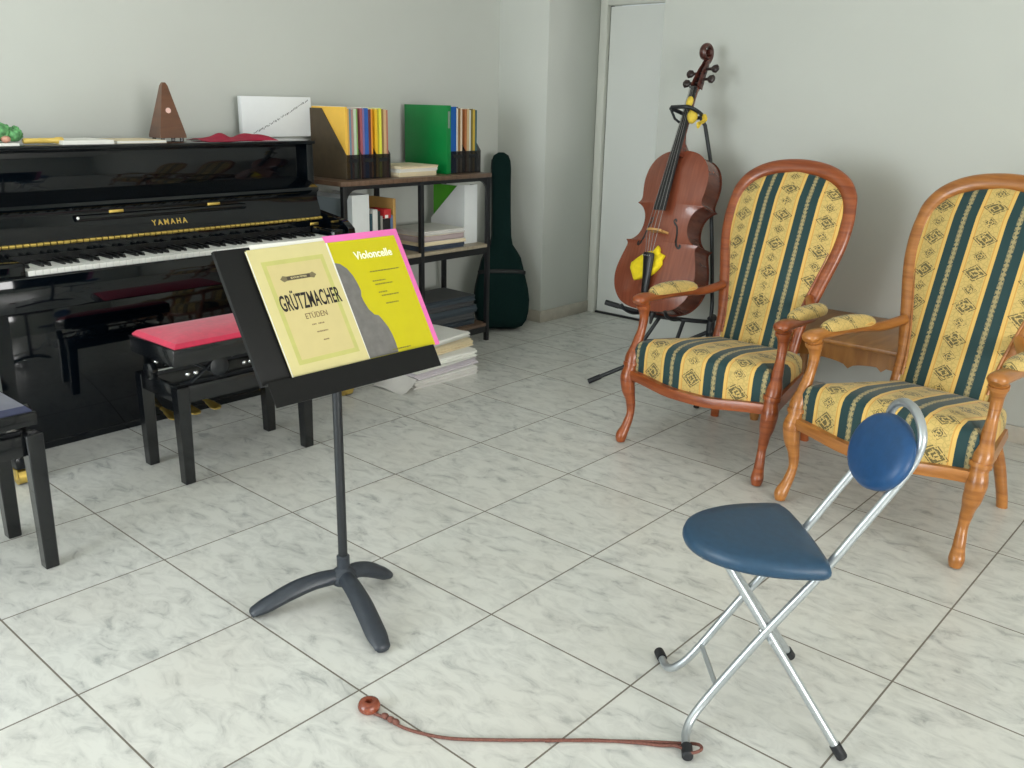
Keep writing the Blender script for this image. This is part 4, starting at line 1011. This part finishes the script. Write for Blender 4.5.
# bridge
zb = .362; y_ = -.004-arch(0, zb)
pts = [(-.045, 0), (-.030, 0), (-.020, .010), (-.010, .015), (.010, .015), (.020, .010), (.030, 0), (.045, 0), (.042, .018), (.036, .034), (.040, .055), (.02, .066), (0, .069), (-.02, .066), (-.040, .055), (-.036, .034), (-.042, .018)]
MB().prism(pts, zb-.005, zb+.005, lambda x, h_, l: (x, y_-h_+.004*(abs(x)/.045), l)).build('bridge', M['maple'], t, 30)
# neck, fingerboard, pegbox, scroll
def fbw(z_): return .030-.0145*(z_-.455)/(.58)
fy = lambda z_: -.073+.047*(z_-.455)/.58       # fingerboard underside recedes towards the nut
b = MB(); rg = []
for i in range(15):
    z_ = .455+.58*i/14; w_ = fbw(z_); y0 = fy(z_); rg.append([(w_*math.cos(PI*j/8), y0-.006-.009*math.sin(PI*j/8)*(w_/.03), z_) for j in range(9)]+[(-w_, y0+.002, z_), (w_, y0+.002, z_)])
b.rings(rg).build('fingerboard', M['ebonyw'], t, 40)
b = MB(); rg = []
for z_, dpt, w_ in ((.715, .11, .024), (.742, .125, .024), (.760, .10, .021), (.785, .052, .019), (.82, .032, .0175), (.92, .029, .0165), (1.0, .028, .0155), (1.03, .032, .0155), (1.045, .04, .0165)):
    y0 = fy(z_)+.001 if z_ > .76 else fy(z_)+.001
    rg.append([(w_*math.cos(PI+PI*j/10), y0-dpt*math.sin(PI+PI*j/10)*1.0, z_) for j in range(11)]+[(w_, y0-.001, z_), (-w_, y0-.001, z_)])
b.rings(rg).build('neck', M['celloRib'], t, 50)
MB().box((-.0165, fy(1.036)-.019, 1.034), (.0165, fy(1.036)+.002, 1.042), .001).build('nut', M['ebonyw'], t)
# pegbox: open channel bending backwards, then the scroll
pc = [(-.012, 1.045), (-.004, 1.085), (.006, 1.125), (.018, 1.16), (.022, 1.185)]
b = MB()
for s in (-1, 1):
    b.tube([(s*(.0195-.003*i), y0, z_) for i, (y0, z_) in enumerate(pc)], [(.0045, .023), (.0045, .022), (.0045, .019), (.0045, .016), (.004, .013)], 8, sub=4, up=(0, 1, .25))
b.tube([(0, y0+.017-.002*i, z_) for i, (y0, z_) in enumerate(pc)], [(.018, .005), (.016, .005), (.013, .005), (.010, .005), (.008, .005)], 8, sub=4, up=(0, 1, .25))
b.build('pegbox', M['celloNeck'], t, 60)
cy, cz = .004, 1.213
b = MB(); sp = []; rr = []
for i in range(44):
    q = i/43; ang = -1.35+q*(2*PI*1.6); rad = .039*(1-q)**.75+.006
    sp.append((0, cy+rad*math.cos(ang)*1.0, cz+rad*math.sin(ang)*1.0)); rr.append((.012+.012*q, .0085*(1-q)+.004))
sp = [V((0, .022, 1.178))]+[V(q) for q in sp[::1]]; rr = [(.012, .012)]+rr
b.tube(sp, rr, 10, up=(1, 0, 0)) if False else b.tube(sp, [(q[1], q[0]) for q in rr], 10, up=(1, 0, 0))
b.tube([(-.025, cy, cz), (.025, cy, cz)], .009, 12)
b.build('scroll', M['celloNeck'], t, 60)
for s, z_, y0 in ((-1, 1.068, -.006), (1, 1.088, 0), (-1, 1.118, .006), (1, 1.140, .012)):
    b = MB(); b.tube([(-s*.024, y0, z_), (s*.022, y0, z_), (s*.046, y0, z_)], [.006, .0065, .007], 10)
    b.tube([(s*.043, y0, z_), (s*.052, y0, z_), (s*.070, y0, z_), (s*.078, y0, z_)], [(.007, .007), (.017, .010), (.020, .0105), (.011, .008)], 12, up=(0, 1, 0))
    b.build('peg', M['pegw'], t, 50)
# tailpiece, saddle, strings, endpin
b = MB(); rg = []
for z_, w_, off in ((.045, .014, .020), (.06, .017, .028), (.16, .022, .046), (.235, .029, .062), (.25, .030, .066), (.256, .024, .066)):
    y0 = -.012-off; rg.append([(w_*math.cos(PI*j/8), y0-.011*math.sin(PI*j/8), z_) for j in range(9)]+[(-w_, y0+.004, z_), (w_, y0+.004, z_)])
tp_ = b.rings(rg).build('tailpiece', M['ebonyw'], t, 40)
b = MB()
for k in range(4): b.cyl((-.018+.012*k, -.086, .238), (-.018+.012*k, -.096, .240), .0028, 8)
b.build('fine_tuners', M['chrome'], tp_)
b = MB().tube([(-.008, -.034, .047), (-.008, -.014, .004), (0, .03, -.006), (.008, -.014, .004), (.008, -.034, .047)], .0022, 6, sub=4); b.build('tail_gut', M['ebonyw'], t)
MB().box((-.022, -.010, .000), (.022, -.001, .012), .002).build('saddle', M['ebonyw'], t)
for k in range(4):
    x = -1.5+k
    MB().tube([(x*.012, -.079, .25), (x*.020*.62*1.6, y_-.067+.006*abs(x)*.6, zb), (x*.0062, fy(1.036)-.0195, 1.04)], .0011, 6).build('string', M['string'], t)
MB().lathe([(.016, 0), (.016, .012), (.010, .022), (.006, .05), (.003, .055)], 14, TR(0, .06, 0) @ RX(PI)).build('endpin', M['ebonyw'], t)

# yellow duster tucked under the tailpiece
def fn2(u, v):
    return None
ang = .2
outy = [(-.105, .205), (-.085, .215), (-.045, .252), (-.03, .262), (.0, .275), (.012, .300), (.028, .282), (.030, .268), (.060, .258), (.050, .235), (.055, .215), (.036, .185), (.012, .160), (-.01, .145), (-.060, .128), (-.080, .155)]
outy = sm2([(x-.02 if x < 0 else x, z_) for x, z_ in outy], 2)
b = MB(); cx_, cz_ = -.02, .21; rg = []
for k, lift in ((1.0, .010), (.96, .016), (.7, .022), (.35, .019), (.08, .018)):
    ring = []
    for i, (x, z_) in enumerate(outy):
        xx, zz = cx_+(x-cx_)*k, cz_+(z_-cz_)*k; p_ = on_top(xx, zz, lift+.005*math.sin(i*1.3+k*5)*k); ring.append(p_)
    rg.append(ring)
under = [on_top(x, z_, .002) for x, z_ in outy]
rg = [under]+rg
o = MB().rings([[CM @ V(p_) for p_ in r_] for r_ in rg]).build('dust_cloth', M['yellowcloth'], smooth_ang=70)
tag(o, 'yellow cloth tucked under the tailpiece of the cello', 'cloth')

# ------------------------------------------------------------------ cello stand
t = thing('cello_stand', 'black folding metal stand with neck yoke holding up the cello', 'cello stand', (-.36, 2.52, 0))
def cs(name, mb, m=M['satin']): return mb.build(name, m, t, 50, world=True)
hub = V((-.155, 2.60, .30))
cs('mast', MB().tube([hub-V((0, 0, .05)), V((-.165, 2.615, .43)), V((-.215, 2.655, .69)), V((-.30, 2.725, 1.07)), CM @ V((.03, .085, .90)), CM @ V((.012, .06, .93))], .009, 10))
feet = [(-.625, 2.305, .0135), (-.05, 2.345, .0135), (.02, 2.86, .0135)]
for fx, fy_, fz in feet:
    F_ = V((fx, fy_, fz)); lg_ = cs('leg', MB().tube([hub, hub.lerp(F_, .5), F_], .010, 10))
    d_ = (F_-hub).normalized(); cs('foot_cap', MB().tube([F_-d_*.06, F_+d_*.005], .0132, 12), M['rubber']).parent = lg_
cs('hub', MB().tube([hub-V((0, 0, .06)), hub+V((0, 0, .05))], .019, 14))
cs('cradle_bar', MB().tube([(-.655, 2.47, .374), (-.56, 2.49, .358), (-.40, 2.50, .348), (-.24, 2.52, .352), (-.17, 2.585, .345)], .0105, 10, sub=3))
cs('cradle_pad', MB().tube([(-.668, 2.467, .376), (-.60, 2.482, .365)], .0135, 12), M['rubber'])
for s_ in (-1, 1):     # prongs that carry the lower bout
    A_ = V((-.37+s_*.10, 2.50, .352)); Cc = CM @ V((s_*.115, .06, -.016)); D_ = CM @ V((s_*.125, -.028, .006))
    cs('cradle_prong', MB().tube([A_, Cc, CM @ V((s_*.12, .0, -.010)), D_], .0085, 10, sub=4))
for p0, p1 in (((-.372, 2.5, .348), (-.475, 2.395, .105)), ((-.250, 2.515, .350), (-.285, 2.51, .222))): cs('brace', MB().tube([p0, p1], .0095, 8))
cs('brace_link', MB().tube([V((-.42, 2.45, .23)), V((-.275, 2.51, .255))], .007, 8))
cs('adjust_knob', MB().tube([hub+V((.0, -.015, .06)), hub+V((.03, -.03, .075))], [.013, .017], 12), M['rubber'])
# yoke ring around the neck
n0 = CM @ V((0, 0, 0))
def cl(x, y, z): return CM @ V((x, y, z))
cs('neck_yoke', MB().tube([cl(-.062, -.085, .925), cl(-.045, -.03, .925), cl(-.035, .02, .925), cl(0, .05, .925), cl(.045, .02, .925), cl(.055, -.035, .925), cl(.03, -.08, .93), cl(-.055, -.088, .928)], .009, 10, sub=4))
cs('yoke_latch', MB().tube([cl(-.062, -.085, .925), cl(-.035, -.07, .88), cl(-.01, -.065, .865)], .006, 8))
for c_, r_ in (((.028, -.030, .905), (.024, .026, .034)), ((.016, -.058, .962), (.018, .012, .026))):
    cs('yoke_foam', MB().ball((0, 0, 0), r_, 14).move(CM @ TR(*c_)), M['yellowfoam'])
def fn3(u, v):
    return cl(.052+.026*u, .0+.02*math.sin(v*5), .925-.07*v*(1-.25*(2*u-1)**2))
o = cloth(6, 10, fn3, .004).build('hanging_cloth', M['yellowfoam'], smooth_ang=70); tag(o, 'small pale yellow cloth hanging from the cello stand yoke', 'cloth')

# ------------------------------------------------------------------ light
def area(name, loc, rot, sx, sy, power, col):
    l = bpy.data.lights.new(name, 'AREA'); l.shape = 'RECTANGLE'; l.size = sx; l.size_y = sy; l.energy = power; l.color = col
    o = bpy.data.objects.new(name, l); C.objects.link(o); o.location = loc; o.rotation_euler = rot; return o
area('window_daylight', ((W1[0]+W1[1])/2, YF-.22, 1.2), (math.radians(84), 0, 0), 2.0, 2.0, 165, (.92, .975, 1))
area('fill_window_light', (XR+.22, (W2[0]+W2[1])/2, 1.45), (math.radians(84), 0, math.radians(78)), 3.0, 1.35, 325, (1, .985, .965))  # added fill light shining in through the made-up far window
w = bpy.data.worlds.new('sky'); bpy.context.scene.world = w; w.use_nodes = True
bg = w.node_tree.nodes['Background']; bg.inputs[0].default_value = (.85, .93, 1, 1); bg.inputs[1].default_value = 1.5

sc = bpy.context.scene
sc.view_settings.view_transform = 'Standard'; sc.view_settings.look = 'None'; sc.view_settings.gamma = 1; sc.view_settings.use_curve_mapping = False
sc.view_settings.exposure = -.37
sc.cycles.use_denoising = True
sc.cycles.max_bounces = 10; sc.cycles.diffuse_bounces = 6; sc.cycles.glossy_bounces = 4; sc.cycles.transparent_max_bounces = 12
sc.cycles.sample_clamp_indirect = 6; sc.cycles.caustics_reflective = False; sc.cycles.caustics_refractive = False
